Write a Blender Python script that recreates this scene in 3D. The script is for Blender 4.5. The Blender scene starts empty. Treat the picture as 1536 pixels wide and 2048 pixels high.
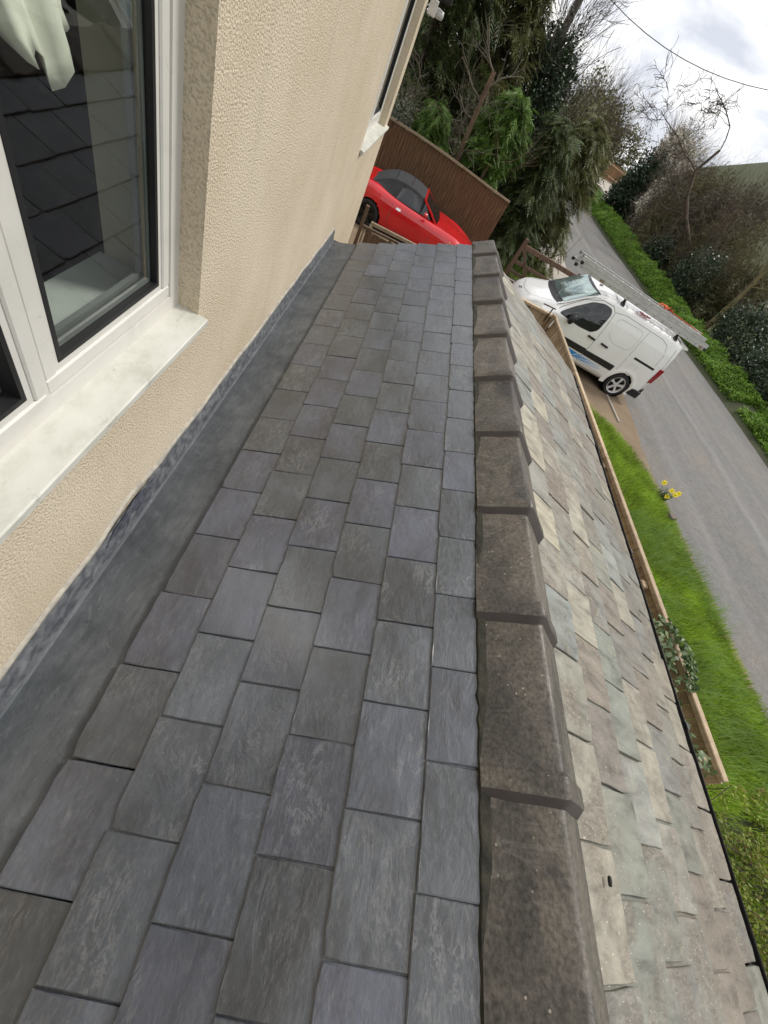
import bpy, bmesh, math, random
import numpy as np
from mathutils import Vector, Matrix, noise as mnoise

R = math.radians
rng = np.random.default_rng(11)
random.seed(5)
scene = bpy.context.scene
COL = scene.collection

# ------------------------------------------------------------------ camera
H = 3.55                                   # eye height above the drive
cam_d = bpy.data.cameras.new('camera')
cam_d.sensor_fit = 'VERTICAL'
cam_d.sensor_height = 36.0
cam_d.sensor_width = 27.0
cam_d.lens = 769.0 / 2048.0 * 36.0         # phone ultra-wide
cam_d.clip_start = 0.02
cam_d.clip_end = 3000
cam = bpy.data.objects.new('camera', cam_d)
COL.objects.link(cam)
Rm = ((0.89809246, 0.36660533, 0.24296184),
      (0.14083734, -0.76306391, 0.63079181),
      (0.41664706, -0.53229127, -0.73693367))
cx = Vector([Rm[i][0] for i in range(3)])
cy = -Vector([Rm[i][1] for i in range(3)])
cz = -Vector([Rm[i][2] for i in range(3)])
mw = Matrix((cx, cy, cz)).transposed().to_4x4()
mw.translation = Vector((0, 0, H))
cam.matrix_world = mw
scene.camera = cam

# ------------------------------------------------------------------ sky, sun, exposure
SUN_EL, SUN_AZ = R(50), R(62)              # azimuth from +Y towards +X
world = bpy.data.worlds.new('World')
scene.world = world
world.use_nodes = True
wn, wl = world.node_tree.nodes, world.node_tree.links
wn.clear()
w_out = wn.new('ShaderNodeOutputWorld')
w_bg = wn.new('ShaderNodeBackground')
w_bg.inputs['Strength'].default_value = 0.12
w_sky = wn.new('ShaderNodeTexSky')
w_sky.sky_type = 'NISHITA'
w_sky.sun_disc = False
w_sky.sun_elevation = SUN_EL
w_sky.sun_rotation = SUN_AZ
w_sky.dust_density = 2.0
w_tc = wn.new('ShaderNodeTexCoord')
w_map = wn.new('ShaderNodeMapping')
w_map.inputs['Scale'].default_value = (1.0, 1.0, 2.6)
w_map.inputs['Location'].default_value = (0.35, 0.1, 0.6)
w_n1 = wn.new('ShaderNodeTexNoise')
w_n1.inputs['Scale'].default_value = 3.2
w_n1.inputs['Detail'].default_value = 7
w_n1.inputs['Roughness'].default_value = 0.52
w_n1.inputs['Distortion'].default_value = 0.4
w_r1 = wn.new('ShaderNodeValToRGB')
w_r1.color_ramp.elements[0].position = 0.30
w_r1.color_ramp.elements[0].color = (0.90, 0.90, 0.90, 1)
w_r1.color_ramp.elements[1].position = 0.45
w_n2 = wn.new('ShaderNodeTexNoise')
w_n2.inputs['Scale'].default_value = 5.5
w_n2.inputs['Detail'].default_value = 8
w_n2.inputs['Roughness'].default_value = 0.5
w_n2.inputs['Distortion'].default_value = 0.35
w_r2 = wn.new('ShaderNodeValToRGB')        # grey bases to white tops of the clouds
w_r2.color_ramp.elements[0].position = 0.36
w_r2.color_ramp.elements[0].color = (3.8, 4.0, 4.5, 1)
w_r2.color_ramp.elements[1].position = 0.64
w_r2.color_ramp.elements[1].color = (7.9, 7.8, 7.6, 1)
w_mix = wn.new('ShaderNodeMix')
w_mix.data_type = 'RGBA'
wl.new(w_tc.outputs['Generated'], w_map.inputs['Vector'])
wl.new(w_map.outputs[0], w_n1.inputs['Vector'])
wl.new(w_map.outputs[0], w_n2.inputs['Vector'])
wl.new(w_n1.outputs[0], w_r1.inputs[0])
wl.new(w_n2.outputs[0], w_r2.inputs[0])
wl.new(w_r1.outputs[0], w_mix.inputs[0])
wl.new(w_sky.outputs[0], w_mix.inputs[6])
wl.new(w_r2.outputs[0], w_mix.inputs[7])
wl.new(w_mix.outputs[2], w_bg.inputs['Color'])
wl.new(w_bg.outputs[0], w_out.inputs['Surface'])

sun_d = bpy.data.lights.new('sun', 'SUN')
sun_d.energy = 1.5
sun_d.angle = R(12)
sun_d.color = (1.0, 0.95, 0.88)
sun = bpy.data.objects.new('sun', sun_d)
COL.objects.link(sun)
sd = Vector((math.sin(SUN_AZ) * math.cos(SUN_EL), math.cos(SUN_AZ) * math.cos(SUN_EL), math.sin(SUN_EL)))
sun.rotation_euler = sd.to_track_quat('Z', 'Y').to_euler()
sun.location = sd * 60

scene.view_settings.view_transform = 'Standard'
scene.view_settings.look = 'None'
scene.view_settings.gamma = 1.0
scene.view_settings.use_curve_mapping = False
scene.view_settings.exposure = 0.66
scene.cycles.max_bounces = 7
scene.cycles.transparent_max_bounces = 12
scene.cycles.use_denoising = True

# ------------------------------------------------------------------ materials
def nodes_of(name):
    m = bpy.data.materials.new(name)
    m.use_nodes = True
    nt = m.node_tree
    p = nt.nodes['Principled BSDF']
    return m, nt, p

def ramp(nt, fac, stops):
    r = nt.nodes.new('ShaderNodeValToRGB')
    el = r.color_ramp.elements
    while len(el) < len(stops):
        el.new(0.5)
    for e, (pos, c) in zip(el, stops):
        e.position = pos
        e.color = (*c, 1) if len(c) == 3 else c
    nt.links.new(fac, r.inputs[0])
    return r.outputs[0]

def grey(v):
    return (v, v, v)

def coords(nt, stretch=(1, 1, 1), kind='Object', rand=False):
    tc = nt.nodes.new('ShaderNodeTexCoord')
    mp = nt.nodes.new('ShaderNodeMapping')
    mp.inputs['Scale'].default_value = stretch
    nt.links.new(tc.outputs[kind], mp.inputs['Vector'])
    if rand:
        oi = nt.nodes.new('ShaderNodeObjectInfo')
        mu = nt.nodes.new('ShaderNodeMath')
        mu.operation = 'MULTIPLY'
        mu.inputs[1].default_value = 57.0
        nt.links.new(oi.outputs['Random'], mu.inputs[0])
        cb = nt.nodes.new('ShaderNodeCombineXYZ')
        for i in range(3):
            nt.links.new(mu.outputs[0], cb.inputs[i])
        nt.links.new(cb.outputs[0], mp.inputs['Location'])
    return mp.outputs[0]

def noise(nt, vec, scale, detail=6, rough=0.55, dist=0.0):
    n = nt.nodes.new('ShaderNodeTexNoise')
    n.inputs['Scale'].default_value = scale
    n.inputs['Detail'].default_value = detail
    n.inputs['Roughness'].default_value = rough
    n.inputs['Distortion'].default_value = dist
    nt.links.new(vec, n.inputs['Vector'])
    return n.outputs[0]

def voro(nt, vec, scale, feature='F1', rnd=1.0):
    v = nt.nodes.new('ShaderNodeTexVoronoi')
    v.feature = feature
    v.inputs['Scale'].default_value = scale
    v.inputs['Randomness'].default_value = rnd
    nt.links.new(vec, v.inputs['Vector'])
    return v.outputs[0]

def mix(nt, a, b, fac, mode='MIX'):
    m = nt.nodes.new('ShaderNodeMix')
    m.data_type = 'RGBA'
    m.blend_type = mode
    for v, s in ((a, 6), (b, 7), (fac, 0)):
        if isinstance(v, bpy.types.NodeSocket):
            nt.links.new(v, m.inputs[s])
        elif s == 0:
            m.inputs[0].default_value = v
        else:
            m.inputs[s].default_value = (*v, 1)
    return m.outputs[2]

def math_n(nt, op, a, b):
    m = nt.nodes.new('ShaderNodeMath')
    m.operation = op
    for i, v in enumerate((a, b)):
        if isinstance(v, bpy.types.NodeSocket):
            nt.links.new(v, m.inputs[i])
        else:
            m.inputs[i].default_value = v
    return m.outputs[0]

def bump(nt, p, h, strength=0.3, dist=0.01, prev=None):
    b = nt.nodes.new('ShaderNodeBump')
    b.inputs['Strength'].default_value = strength
    b.inputs['Distance'].default_value = dist
    nt.links.new(h, b.inputs['Height'])
    if prev is not None:
        nt.links.new(prev, b.inputs['Normal'])
    nt.links.new(b.outputs[0], p.inputs['Normal'])
    return b.outputs[0]

def M(name, c1, c2=None, scale=6, rough=0.7, bs=None, bstr=0.25, bd=0.004, stretch=(1, 1, 1), metal=0.0, spec=0.5, lo=0.35, hi=0.65, rand=False, coat=0.0):
    m, nt, p = nodes_of(name)
    vec = coords(nt, stretch, rand=rand)
    n = noise(nt, vec, scale)
    c2 = c2 or tuple(x * 0.75 for x in c1)
    nt.links.new(ramp(nt, n, [(lo, c2), (hi, c1)]), p.inputs['Base Color'])
    p.inputs['Roughness'].default_value = rough
    p.inputs['Metallic'].default_value = metal
    p.inputs['Specular IOR Level'].default_value = spec
    p.inputs['Coat Weight'].default_value = coat
    if bs:
        bump(nt, p, noise(nt, vec, bs), bstr, bd)
    return m

# new slate: riven blue-grey, scuffed and streaky
def mat_slate():
    m, nt, p = nodes_of('new_slate')
    v = coords(nt, rand=True)
    vs = coords(nt, (0.55, 1.0, 1), rand=True)
    oi = nt.nodes.new('ShaderNodeObjectInfo')
    base = ramp(nt, oi.outputs['Random'], [(0.0, (0.044, 0.052, 0.064)), (0.25, (0.056, 0.066, 0.081)), (0.5, (0.046, 0.057, 0.068)), (0.75, (0.056, 0.064, 0.092)), (1.0, (0.050, 0.059, 0.079))])
    big = noise(nt, vs, 4.2, 6, 0.6, 0.6)
    base = mix(nt, base, ramp(nt, big, [(0.30, grey(0.50)), (0.48, grey(0.95)), (0.68, grey(1.55))]), 1.0, 'MULTIPLY')
    # fine streaks left by the splitting, along the slate
    st = noise(nt, coords(nt, (1.6, 4.2, 1), rand=True), 9, 9, 0.78, 1.2)
    base = mix(nt, base, ramp(nt, st, [(0.32, grey(0.68)), (0.66, grey(1.30))]), 1.0, 'MULTIPLY')
    # wispy pale scuffs
    w1 = noise(nt, coords(nt, (0.7, 1.5, 1), rand=True), 13, 9, 0.68, 0.55)
    rid = math_n(nt, 'ABSOLUTE', math_n(nt, 'SUBTRACT', w1, 0.5), 0.0)
    r3 = math_n(nt, 'FRACT', math_n(nt, 'MULTIPLY', oi.outputs['Random'], 13.7), 0.0)
    gate = math_n(nt, 'MULTIPLY', ramp(nt, noise(nt, v, 7, 4), [(0.46, grey(0.0)), (0.62, grey(1.0))]), ramp(nt, r3, [(0.35, grey(0.1)), (0.8, grey(1.0))]))
    wisp = math_n(nt, 'MULTIPLY', ramp(nt, rid, [(0.0, grey(0.60)), (0.026, grey(0.0))]), gate)
    base = mix(nt, base, (0.24, 0.245, 0.25), wisp)
    sc = noise(nt, coords(nt, (0.8, 2.2, 1), rand=True), 38, 10, 0.85, 0.2)
    base = mix(nt, base, (0.21, 0.215, 0.22), math_n(nt, 'MULTIPLY', ramp(nt, sc, [(0.50, grey(0.0)), (0.70, grey(0.85))]), ramp(nt, noise(nt, v, 5, 5), [(0.42, grey(0.30)), (0.62, grey(1.0))])))
    sp = ramp(nt, voro(nt, v, 60), [(0.035, grey(0.9)), (0.06, grey(0.0))])
    base = mix(nt, base, (0.45, 0.45, 0.44), math_n(nt, 'MULTIPLY', sp, ramp(nt, noise(nt, v, 9, 2), [(0.66, grey(0.0)), (0.72, grey(0.5))])))
    nt.links.new(base, p.inputs['Base Color'])
    nt.links.new(ramp(nt, big, [(0.35, grey(0.28)), (0.7, grey(0.42))]), p.inputs['Roughness'])
    p.inputs['Specular IOR Level'].default_value = 1.0
    p.inputs['IOR'].default_value = 1.62
    b1 = bump(nt, p, noise(nt, vs, 13, 8, 0.62, 0.8), 0.45, 0.008)
    b2 = bump(nt, p, st, 0.22, 0.003, b1)
    bump(nt, p, noise(nt, v, 120, 4, 0.7), 0.25, 0.0015, b2)
    return m

# old slates: lichen, pink, cream and green-grey
def mat_oldslate():
    m, nt, p = nodes_of('weathered_slate')
    v = coords(nt, rand=True)
    vs = coords(nt, (2.2, 0.8, 1), rand=True)
    oi = nt.nodes.new('ShaderNodeObjectInfo')
    rnd = oi.outputs['Random']
    base = ramp(nt, rnd, [(0.0, (0.30, 0.285, 0.255)), (0.16, (0.235, 0.250, 0.215)), (0.32, (0.40, 0.365, 0.29)), (0.46, (0.26, 0.28, 0.265)), (0.58, (0.265, 0.232, 0.190)), (0.72, (0.215, 0.195, 0.17)), (0.86, (0.255, 0.265, 0.245)), (1.0, (0.46, 0.42, 0.32))])
    base = mix(nt, base, ramp(nt, noise(nt, vs, 7, 8, 0.6, 0.5), [(0.3, grey(0.42)), (0.48, grey(0.82)), (0.66, grey(1.05))]), 1.0, 'MULTIPLY')
    dirt = math_n(nt, 'MULTIPLY', oi.outputs['Alpha'], ramp(nt, noise(nt, v, 3.2, 5), [(0.35, grey(0.35)), (0.65, grey(1.0))]))
    base = mix(nt, base, (0.105, 0.088, 0.070), dirt)
    # brown crust and cream flakes, only on some slates
    r2 = math_n(nt, 'FRACT', math_n(nt, 'MULTIPLY', rnd, 7.31), 0.0)
    mask = ramp(nt, r2, [(0.30, grey(0.20)), (0.62, grey(1.0))])
    zone = ramp(nt, noise(nt, v, 3.8, 6, 0.65, 0.9), [(0.44, grey(0.0)), (0.62, grey(0.75))])
    crust = math_n(nt, 'MULTIPLY', mask, zone)
    fl = noise(nt, vs, 34, 9, 0.8, 0.6)
    flake = ramp(nt, fl, [(0.38, (0.085, 0.068, 0.054)), (0.50, (0.165, 0.138, 0.110)), (0.66, (0.36, 0.32, 0.26))])
    base = mix(nt, base, flake, crust)
    yl = ramp(nt, noise(nt, v, 8, 7, 0.7, 1.0), [(0.60, grey(0.0)), (0.72, grey(0.55))])
    base = mix(nt, base, (0.38, 0.35, 0.22), yl)
    sp = ramp(nt, noise(nt, vs, 75, 3), [(0.66, grey(0.0)), (0.72, grey(0.8))])
    base = mix(nt, base, (0.58, 0.54, 0.45), sp)
    nt.links.new(base, p.inputs['Base Color'])
    p.inputs['Roughness'].default_value = 0.68
    p.inputs['Specular IOR Level'].default_value = 0.4
    b1 = bump(nt, p, fl, 0.3, 0.003)
    bump(nt, p, noise(nt, vs, 14, 6), 0.4, 0.006, b1)
    return m

def mat_ridge():
    m, nt, p = nodes_of('ridge_clay')
    v = coords(nt, rand=True)
    vs = coords(nt, (1.0, 0.7, 1), rand=True)
    base = ramp(nt, noise(nt, vs, 6, 8, 0.62, 0.4), [(0.28, (0.028, 0.026, 0.023)), (0.44, (0.062, 0.055, 0.047)), (0.55, (0.106, 0.092, 0.076)), (0.63, (0.070, 0.065, 0.052)), (0.76, (0.118, 0.108, 0.085))])
    base = mix(nt, base, ramp(nt, noise(nt, v, 90, 4), [(0.3, grey(0.55)), (0.7, grey(1.45))]), 1.0, 'MULTIPLY')
    pl = noise(nt, coords(nt, (0.8, 3.0, 1), rand=True), 8, 8, 0.7, 0.6)
    base = mix(nt, base, (0.20, 0.19, 0.165), ramp(nt, pl, [(0.56, grey(0.0)), (0.74, grey(0.55))]))
    oi = nt.nodes.new('ShaderNodeObjectInfo')
    base = mix(nt, base, ramp(nt, oi.outputs['Random'], [(0.0, grey(0.9)), (1.0, grey(1.5))]), 1.0, 'MULTIPLY')
    dots = ramp(nt, voro(nt, v, 42), [(0.09, grey(1.0)), (0.13, grey(0.0))])
    gate = ramp(nt, noise(nt, v, 7, 2), [(0.46, grey(0.0)), (0.56, grey(1.0))])
    base = mix(nt, base, (0.36, 0.33, 0.27), math_n(nt, 'MULTIPLY', dots, gate))
    nt.links.new(base, p.inputs['Base Color'])
    nt.links.new(ramp(nt, noise(nt, vs, 11, 5), [(0.3, grey(0.36)), (0.7, grey(0.62))]), p.inputs['Roughness'])
    b1 = bump(nt, p, noise(nt, v, 130, 4), 0.5, 0.003)
    bump(nt, p, noise(nt, v, 13, 5), 0.3, 0.006, b1)
    return m

def mat_render():
    m, nt, p = nodes_of('roughcast_render')
    v = coords(nt)
    g = noise(nt, v, 150, 2, 0.5)
    base = ramp(nt, noise(nt, v, 1.5, 6), [(0.32, (0.61, 0.512, 0.375)), (0.65, (0.70, 0.605, 0.463))])
    base = mix(nt, base, ramp(nt, g, [(0.36, grey(0.80)), (0.54, grey(1.05))]), 1.0, 'MULTIPLY')
    st = ramp(nt, noise(nt, coords(nt, (1, 3.0, 0.35)), 2.2, 6, 0.6), [(0.56, grey(0.0)), (0.80, grey(0.30))])
    base = mix(nt, base, (0.36, 0.31, 0.25), st)
    nt.links.new(base, p.inputs['Base Color'])
    p.inputs['Roughness'].default_value = 0.92
    p.inputs['Specular IOR Level'].default_value = 0.2
    bump(nt, p, g, 0.85, 0.007)
    return m

def mat_lead():
    m, nt, p = nodes_of('lead_sheet')
    v = coords(nt)
    base = ramp(nt, noise(nt, v, 5, 8, 0.6, 0.8), [(0.3, (0.056, 0.064, 0.072)), (0.5, (0.085, 0.094, 0.103)), (0.70, (0.122, 0.131, 0.139))])
    sc = noise(nt, coords(nt, (1, 0.5, 1)), 20, 9, 0.7, 2.0)
    base = mix(nt, base, (0.21, 0.215, 0.22), ramp(nt, sc, [(0.56, grey(0.0)), (0.74, grey(0.5))]))
    base = mix(nt, base, (0.028, 0.03, 0.032), ramp(nt, noise(nt, v, 9, 6, 0.7, 1.5), [(0.64, grey(0.0)), (0.72, grey(0.6))]))
    nt.links.new(base, p.inputs['Base Color'])
    sk = noise(nt, coords(nt, (5, 0.9, 5)), 7, 8, 0.7, 0.8)
    base = mix(nt, base, ramp(nt, sk, [(0.32, grey(0.80)), (0.66, grey(1.18))]), 1.0, 'MULTIPLY')
    nt.links.new(base, p.inputs['Base Color'])
    p.inputs['Roughness'].default_value = 0.6
    p.inputs['Specular IOR Level'].default_value = 0.6
    b1 = bump(nt, p, noise(nt, v, 14, 7, 0.6, 0.6), 0.5, 0.012)
    bump(nt, p, sk, 0.25, 0.004, b1)
    return m

def mat_upvc():
    m, nt, p = nodes_of('white_upvc')
    v = coords(nt)
    sc = noise(nt, coords(nt, (1, 1, 1)), 16, 8, 0.75, 1.8)
    base = mix(nt, (0.68, 0.665, 0.62), (0.30, 0.29, 0.25), ramp(nt, sc, [(0.60, grey(0.0)), (0.74, grey(0.6))]))
    base = mix(nt, base, (0.58, 0.57, 0.51), ramp(nt, noise(nt, v, 6, 6, 0.6, 1.0), [(0.5, grey(0.0)), (0.75, grey(0.6))]))
    nt.links.new(base, p.inputs['Base Color'])
    p.inputs['Roughness'].default_value = 0.38
    return m

def mat_sill():
    m, nt, p = nodes_of('dirty_white_sill')
    v = coords(nt, (1, 0.6, 1))
    base = ramp(nt, noise(nt, v, 7, 9, 0.72, 0.15), [(0.34, (0.47, 0.465, 0.40)), (0.5, (0.60, 0.595, 0.53)), (0.66, (0.67, 0.66, 0.61))])
    base = mix(nt, base, (0.15, 0.15, 0.13), ramp(nt, noise(nt, v, 19, 9, 0.8, 0.7), [(0.585, grey(0.0)), (0.72, grey(0.8))]))
    nt.links.new(base, p.inputs['Base Color'])
    p.inputs['Roughness'].default_value = 0.5
    return m

def mat_pane(name, tint=(0.80, 0.86, 0.82), base_refl=0.10):
    m = bpy.data.materials.new(name)
    m.use_nodes = True
    nt = m.node_tree
    nt.nodes.clear()
    out = nt.nodes.new('ShaderNodeOutputMaterial')
    tr = nt.nodes.new('ShaderNodeBsdfTransparent')
    tr.inputs[0].default_value = (*tint, 1)
    gl = nt.nodes.new('ShaderNodeBsdfGlossy')
    gl.inputs['Roughness'].default_value = 0.01
    fr = nt.nodes.new('ShaderNodeLayerWeight')
    fr.inputs['Blend'].default_value = 0.5
    f2 = math_n(nt, 'ADD', math_n(nt, 'MULTIPLY', math_n(nt, 'POWER', fr.outputs['Facing'], 4.0), 0.85), base_refl)
    f2 = math_n(nt, 'MINIMUM', f2, 0.95)
    mx = nt.nodes.new('ShaderNodeMixShader')
    nt.links.new(f2, mx.inputs[0])
    nt.links.new(tr.outputs[0], mx.inputs[1])
    nt.links.new(gl.outputs[0], mx.inputs[2])
    nt.links.new(mx.outputs[0], out.inputs[0])
    return m

def mat_leaf(name, cols, rough=0.55, trans=0.25):
    """foliage whose hue varies from leaf to leaf"""
    m, nt, p = nodes_of(name)
    ge = nt.nodes.new('ShaderNodeNewGeometry')
    c = ramp(nt, ge.outputs['Random Per Island'], [(i / max(1, len(cols) - 1), k) for i, k in enumerate(cols)])
    c = mix(nt, c, ramp(nt, noise(nt, coords(nt), 1.7, 4), [(0.3, grey(0.65)), (0.7, grey(1.3))]), 1.0, 'MULTIPLY')
    nt.links.new(c, p.inputs['Base Color'])
    p.inputs['Roughness'].default_value = rough
    p.inputs['Specular IOR Level'].default_value = 0.35
    if trans:
        tl = nt.nodes.new('ShaderNodeBsdfTranslucent')
        nt.links.new(c, tl.inputs['Color'])
        mx = nt.nodes.new('ShaderNodeMixShader')
        mx.inputs[0].default_value = trans
        out = nt.nodes['Material Output']
        nt.links.new(p.outputs[0], mx.inputs[1])
        nt.links.new(tl.outputs[0], mx.inputs[2])
        nt.links.new(mx.outputs[0], out.inputs['Surface'])
    return m

def mat_road():
    m, nt, p = nodes_of('worn_asphalt')
    v = coords(nt)
    fine = noise(nt, v, 42, 5, 0.85)
    base = ramp(nt, noise(nt, coords(nt, (1.6, 0.12, 1)), 0.9, 5, 0.6, 0.3), [(0.3, (0.115, 0.112, 0.106)), (0.5, (0.140, 0.136, 0.129)), (0.68, (0.165, 0.160, 0.153))])
    pink = ramp(nt, noise(nt, v, 0.7, 5), [(0.48, grey(0.0)), (0.68, grey(0.5))])
    base = mix(nt, base, (0.185, 0.152, 0.122), pink)
    base = mix(nt, base, ramp(nt, fine, [(0.3, grey(0.55)), (0.7, grey(1.45))]), 1.0, 'MULTIPLY')
    base = mix(nt, base, ramp(nt, noise(nt, v, 5.5, 6, 0.7), [(0.3, grey(0.82)), (0.7, grey(1.16))]), 1.0, 'MULTIPLY')
    # pale tyre-polished streaks, worn into the lane
    sx = nt.nodes.new('ShaderNodeSeparateXYZ')
    tc = nt.nodes.new('ShaderNodeTexCoord')
    nt.links.new(tc.outputs['Object'], sx.inputs[0])
    wob = math_n(nt, 'MULTIPLY', noise(nt, coords(nt, (0.2, 0.35, 1)), 1.0, 3), 0.9)
    wx = math_n(nt, 'ADD', sx.outputs[0], wob)
    for x0, wd, amt in ((11.55, 0.22, 0.42), (9.1, 0.3, 0.10), (13.7, 0.4, 0.10)):
        d = math_n(nt, 'ABSOLUTE', math_n(nt, 'SUBTRACT', wx, x0), 0.0)
        f = ramp(nt, math_n(nt, 'DIVIDE', d, wd), [(0.0, grey(amt)), (1.0, grey(0.0))])
        base = mix(nt, base, (0.235, 0.235, 0.235), f)
    nt.links.new(base, p.inputs['Base Color'])
    p.inputs['Roughness'].default_value = 0.85
    bump(nt, p, fine, 0.5, 0.01)
    return m

def mat_gravel(name, a, b, c):
    m, nt, p = nodes_of(name)
    v = coords(nt)
    base = ramp(nt, noise(nt, v, 1.1, 6), [(0.3, a), (0.65, b)])
    f = noise(nt, v, 55, 5, 0.8)
    base = mix(nt, base, c, ramp(nt, f, [(0.5, grey(0.0)), (0.72, grey(0.7))]))
    base = mix(nt, base, ramp(nt, f, [(0.3, grey(0.6)), (0.55, grey(1.1))]), 1.0, 'MULTIPLY')
    nt.links.new(base, p.inputs['Base Color'])
    p.inputs['Roughness'].default_value = 0.95
    bump(nt, p, f, 0.8, 0.015)
    return m

def mat_wood(name, a, b, axis=(1, 1, 0.08), scale=18, rough=0.75):
    m, nt, p = nodes_of(name)
    v = coords(nt, axis, rand=True)
    g = noise(nt, v, scale, 8, 0.65, 0.8)
    base = ramp(nt, g, [(0.30, b), (0.62, a)])
    base = mix(nt, base, tuple(x * 0.3 for x in b), ramp(nt, noise(nt, coords(nt, rand=True), 14, 2), [(0.70, grey(0.0)), (0.76, grey(0.8))]))
    oi = nt.nodes.new('ShaderNodeObjectInfo')
    base = mix(nt, base, ramp(nt, oi.outputs['Random'], [(0.0, grey(0.8)), (1.0, grey(1.18))]), 1.0, 'MULTIPLY')
    nt.links.new(base, p.inputs['Base Color'])
    p.inputs['Roughness'].default_value = rough
    bump(nt, p, g, 0.3, 0.003)
    return m

def mat_field():
    m, nt, p = nodes_of('field_soil_grass')
    v = coords(nt)
    tc = nt.nodes.new('ShaderNodeTexCoord')
    sx = nt.nodes.new('ShaderNodeSeparateXYZ')
    nt.links.new(tc.outputs['Object'], sx.inputs[0])
    base = ramp(nt, noise(nt, v, 0.5, 8, 0.65), [(0.3, (0.045, 0.055, 0.018)), (0.55, (0.065, 0.075, 0.026)), (0.75, (0.10, 0.09, 0.045))])
    # crop rows on the slope
    wv = nt.nodes.new('ShaderNodeTexWave')
    wv.inputs['Scale'].default_value = 0.32
    wv.inputs['Distortion'].default_value = 0.6
    wv.inputs['Detail'].default_value = 2
    mp = nt.nodes.new('ShaderNodeMapping')
    mp.inputs['Rotation'].default_value = (0, 0, R(35))
    nt.links.new(tc.outputs['Object'], mp.inputs['Vector'])
    nt.links.new(mp.outputs[0], wv.inputs['Vector'])
    crop = ramp(nt, wv.outputs[1], [(0.2, (0.088, 0.094, 0.058)), (0.8, (0.076, 0.088, 0.048))])
    far = ramp(nt, math_n(nt, 'DIVIDE', sx.outputs[2], 4.0), [(0.15, grey(0.0)), (0.5, grey(1.0))])
    nt.links.new(mix(nt, base, crop, far), p.inputs['Base Color'])
    p.inputs['Roughness'].default_value = 0.95
    p.inputs['Specular IOR Level'].default_value = 0.1
    return m

def mat_reed():
    m, nt, p = nodes_of('reed_screen')
    v = coords(nt, (22, 1, 0.8))
    g = noise(nt, v, 3, 7, 0.8)
    base = ramp(nt, g, [(0.34, (0.030, 0.017, 0.009)), (0.50, (0.100, 0.056, 0.027)), (0.64, (0.25, 0.150, 0.074))])
    nt.links.new(base, p.inputs['Base Color'])
    p.inputs['Roughness'].default_value = 0.8
    bump(nt, p, g, 0.8, 0.01)
    return m

MT = {}
MT['slate'] = mat_slate()
MT['old'] = mat_oldslate()
MT['ridge'] = mat_ridge()
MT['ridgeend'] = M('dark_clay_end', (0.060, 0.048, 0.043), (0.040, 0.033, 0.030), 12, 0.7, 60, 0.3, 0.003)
MT['render'] = mat_render()
MT['lead'] = mat_lead()
MT['upstand'] = M('crinkled_oxidised_lead', (0.180, 0.190, 0.200), (0.076, 0.083, 0.094), 34, 0.5, 40, 0.6, 0.008, (1, 0.8, 1), lo=0.38, hi=0.66)
MT['upvc'] = mat_upvc()
MT['sill'] = mat_sill()
MT['pane'] = mat_pane('window_glass', (0.93, 0.97, 0.93))
MT['gasket'] = M('black_rubber', (0.012, 0.012, 0.013), rough=0.55)
MT['spacer'] = M('grey_spacer', (0.22, 0.23, 0.23), rough=0.45)
MT['mortar'] = M('pale_mortar', (0.50, 0.46, 0.38), (0.33, 0.31, 0.27), 30, 0.95, 60, 0.5, 0.006)
MT['moss'] = M('dark_mossy_mortar', (0.055, 0.052, 0.038), (0.020, 0.021, 0.017), 24, 0.95, 50, 0.6, 0.008)
MT['torn'] = M('bruised_lead', (0.105, 0.112, 0.135), (0.052, 0.056, 0.074), 30, 0.45, 34, 0.9, 0.015)
MT['deck'] = M('roof_felt', (0.012, 0.012, 0.013), rough=0.9)
MT['black'] = M('black_plastic', (0.014, 0.014, 0.015), rough=0.42)
MT['blackpvc'] = M('black_gutter', (0.012, 0.012, 0.013), rough=0.3)
MT['road'] = mat_road()
MT['gravel'] = mat_gravel('brown_gravel', (0.15, 0.105, 0.062), (0.22, 0.160, 0.100), (0.34, 0.28, 0.20))
MT['paleg'] = mat_gravel('pale_gravel', (0.30, 0.265, 0.22), (0.40, 0.36, 0.31), (0.5, 0.46, 0.40))
MT['earth'] = mat_gravel('road_edge_soil', (0.15, 0.115, 0.075), (0.23, 0.18, 0.125), (0.30, 0.25, 0.18))
MT['soil'] = mat_gravel('verge_soil', (0.030, 0.034, 0.014), (0.050, 0.060, 0.020), (0.07, 0.075, 0.03))
MT['field'] = mat_field()
MT['newwood'] = mat_wood('new_softwood', (0.47, 0.36, 0.235), (0.29, 0.205, 0.125))
MT['brownwood'] = mat_wood('brown_timber', (0.140, 0.088, 0.055), (0.068, 0.042, 0.027))
MT['greywood'] = mat_wood('weathered_timber', (0.34, 0.27, 0.19), (0.20, 0.15, 0.10))
MT['panelwood'] = mat_wood('orange_fence_timber', (0.23, 0.125, 0.055), (0.14, 0.072, 0.032))
MT['reed'] = mat_reed()
MT['bark'] = M('bark', (0.105, 0.080, 0.055), (0.045, 0.036, 0.026), 9, 0.95, 24, 0.8, 0.02, (1, 1, 0.25))
MT['deadwood'] = M('dead_trunk_bark', (0.155, 0.105, 0.066), (0.075, 0.05, 0.033), 9, 0.95, 24, 0.8, 0.02, (1, 1, 0.25))
MT['twig'] = M('twig_bark', (0.115, 0.083, 0.060), (0.055, 0.042, 0.032), 3, 0.95)
MT['greytwig'] = M('grey_twig_bark', (0.150, 0.130, 0.100), (0.075, 0.066, 0.050), 3, 0.95)
MT['olivetwig'] = M('olive_twig_bark', (0.150, 0.125, 0.050), (0.070, 0.060, 0.028), 3, 0.95)
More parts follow.
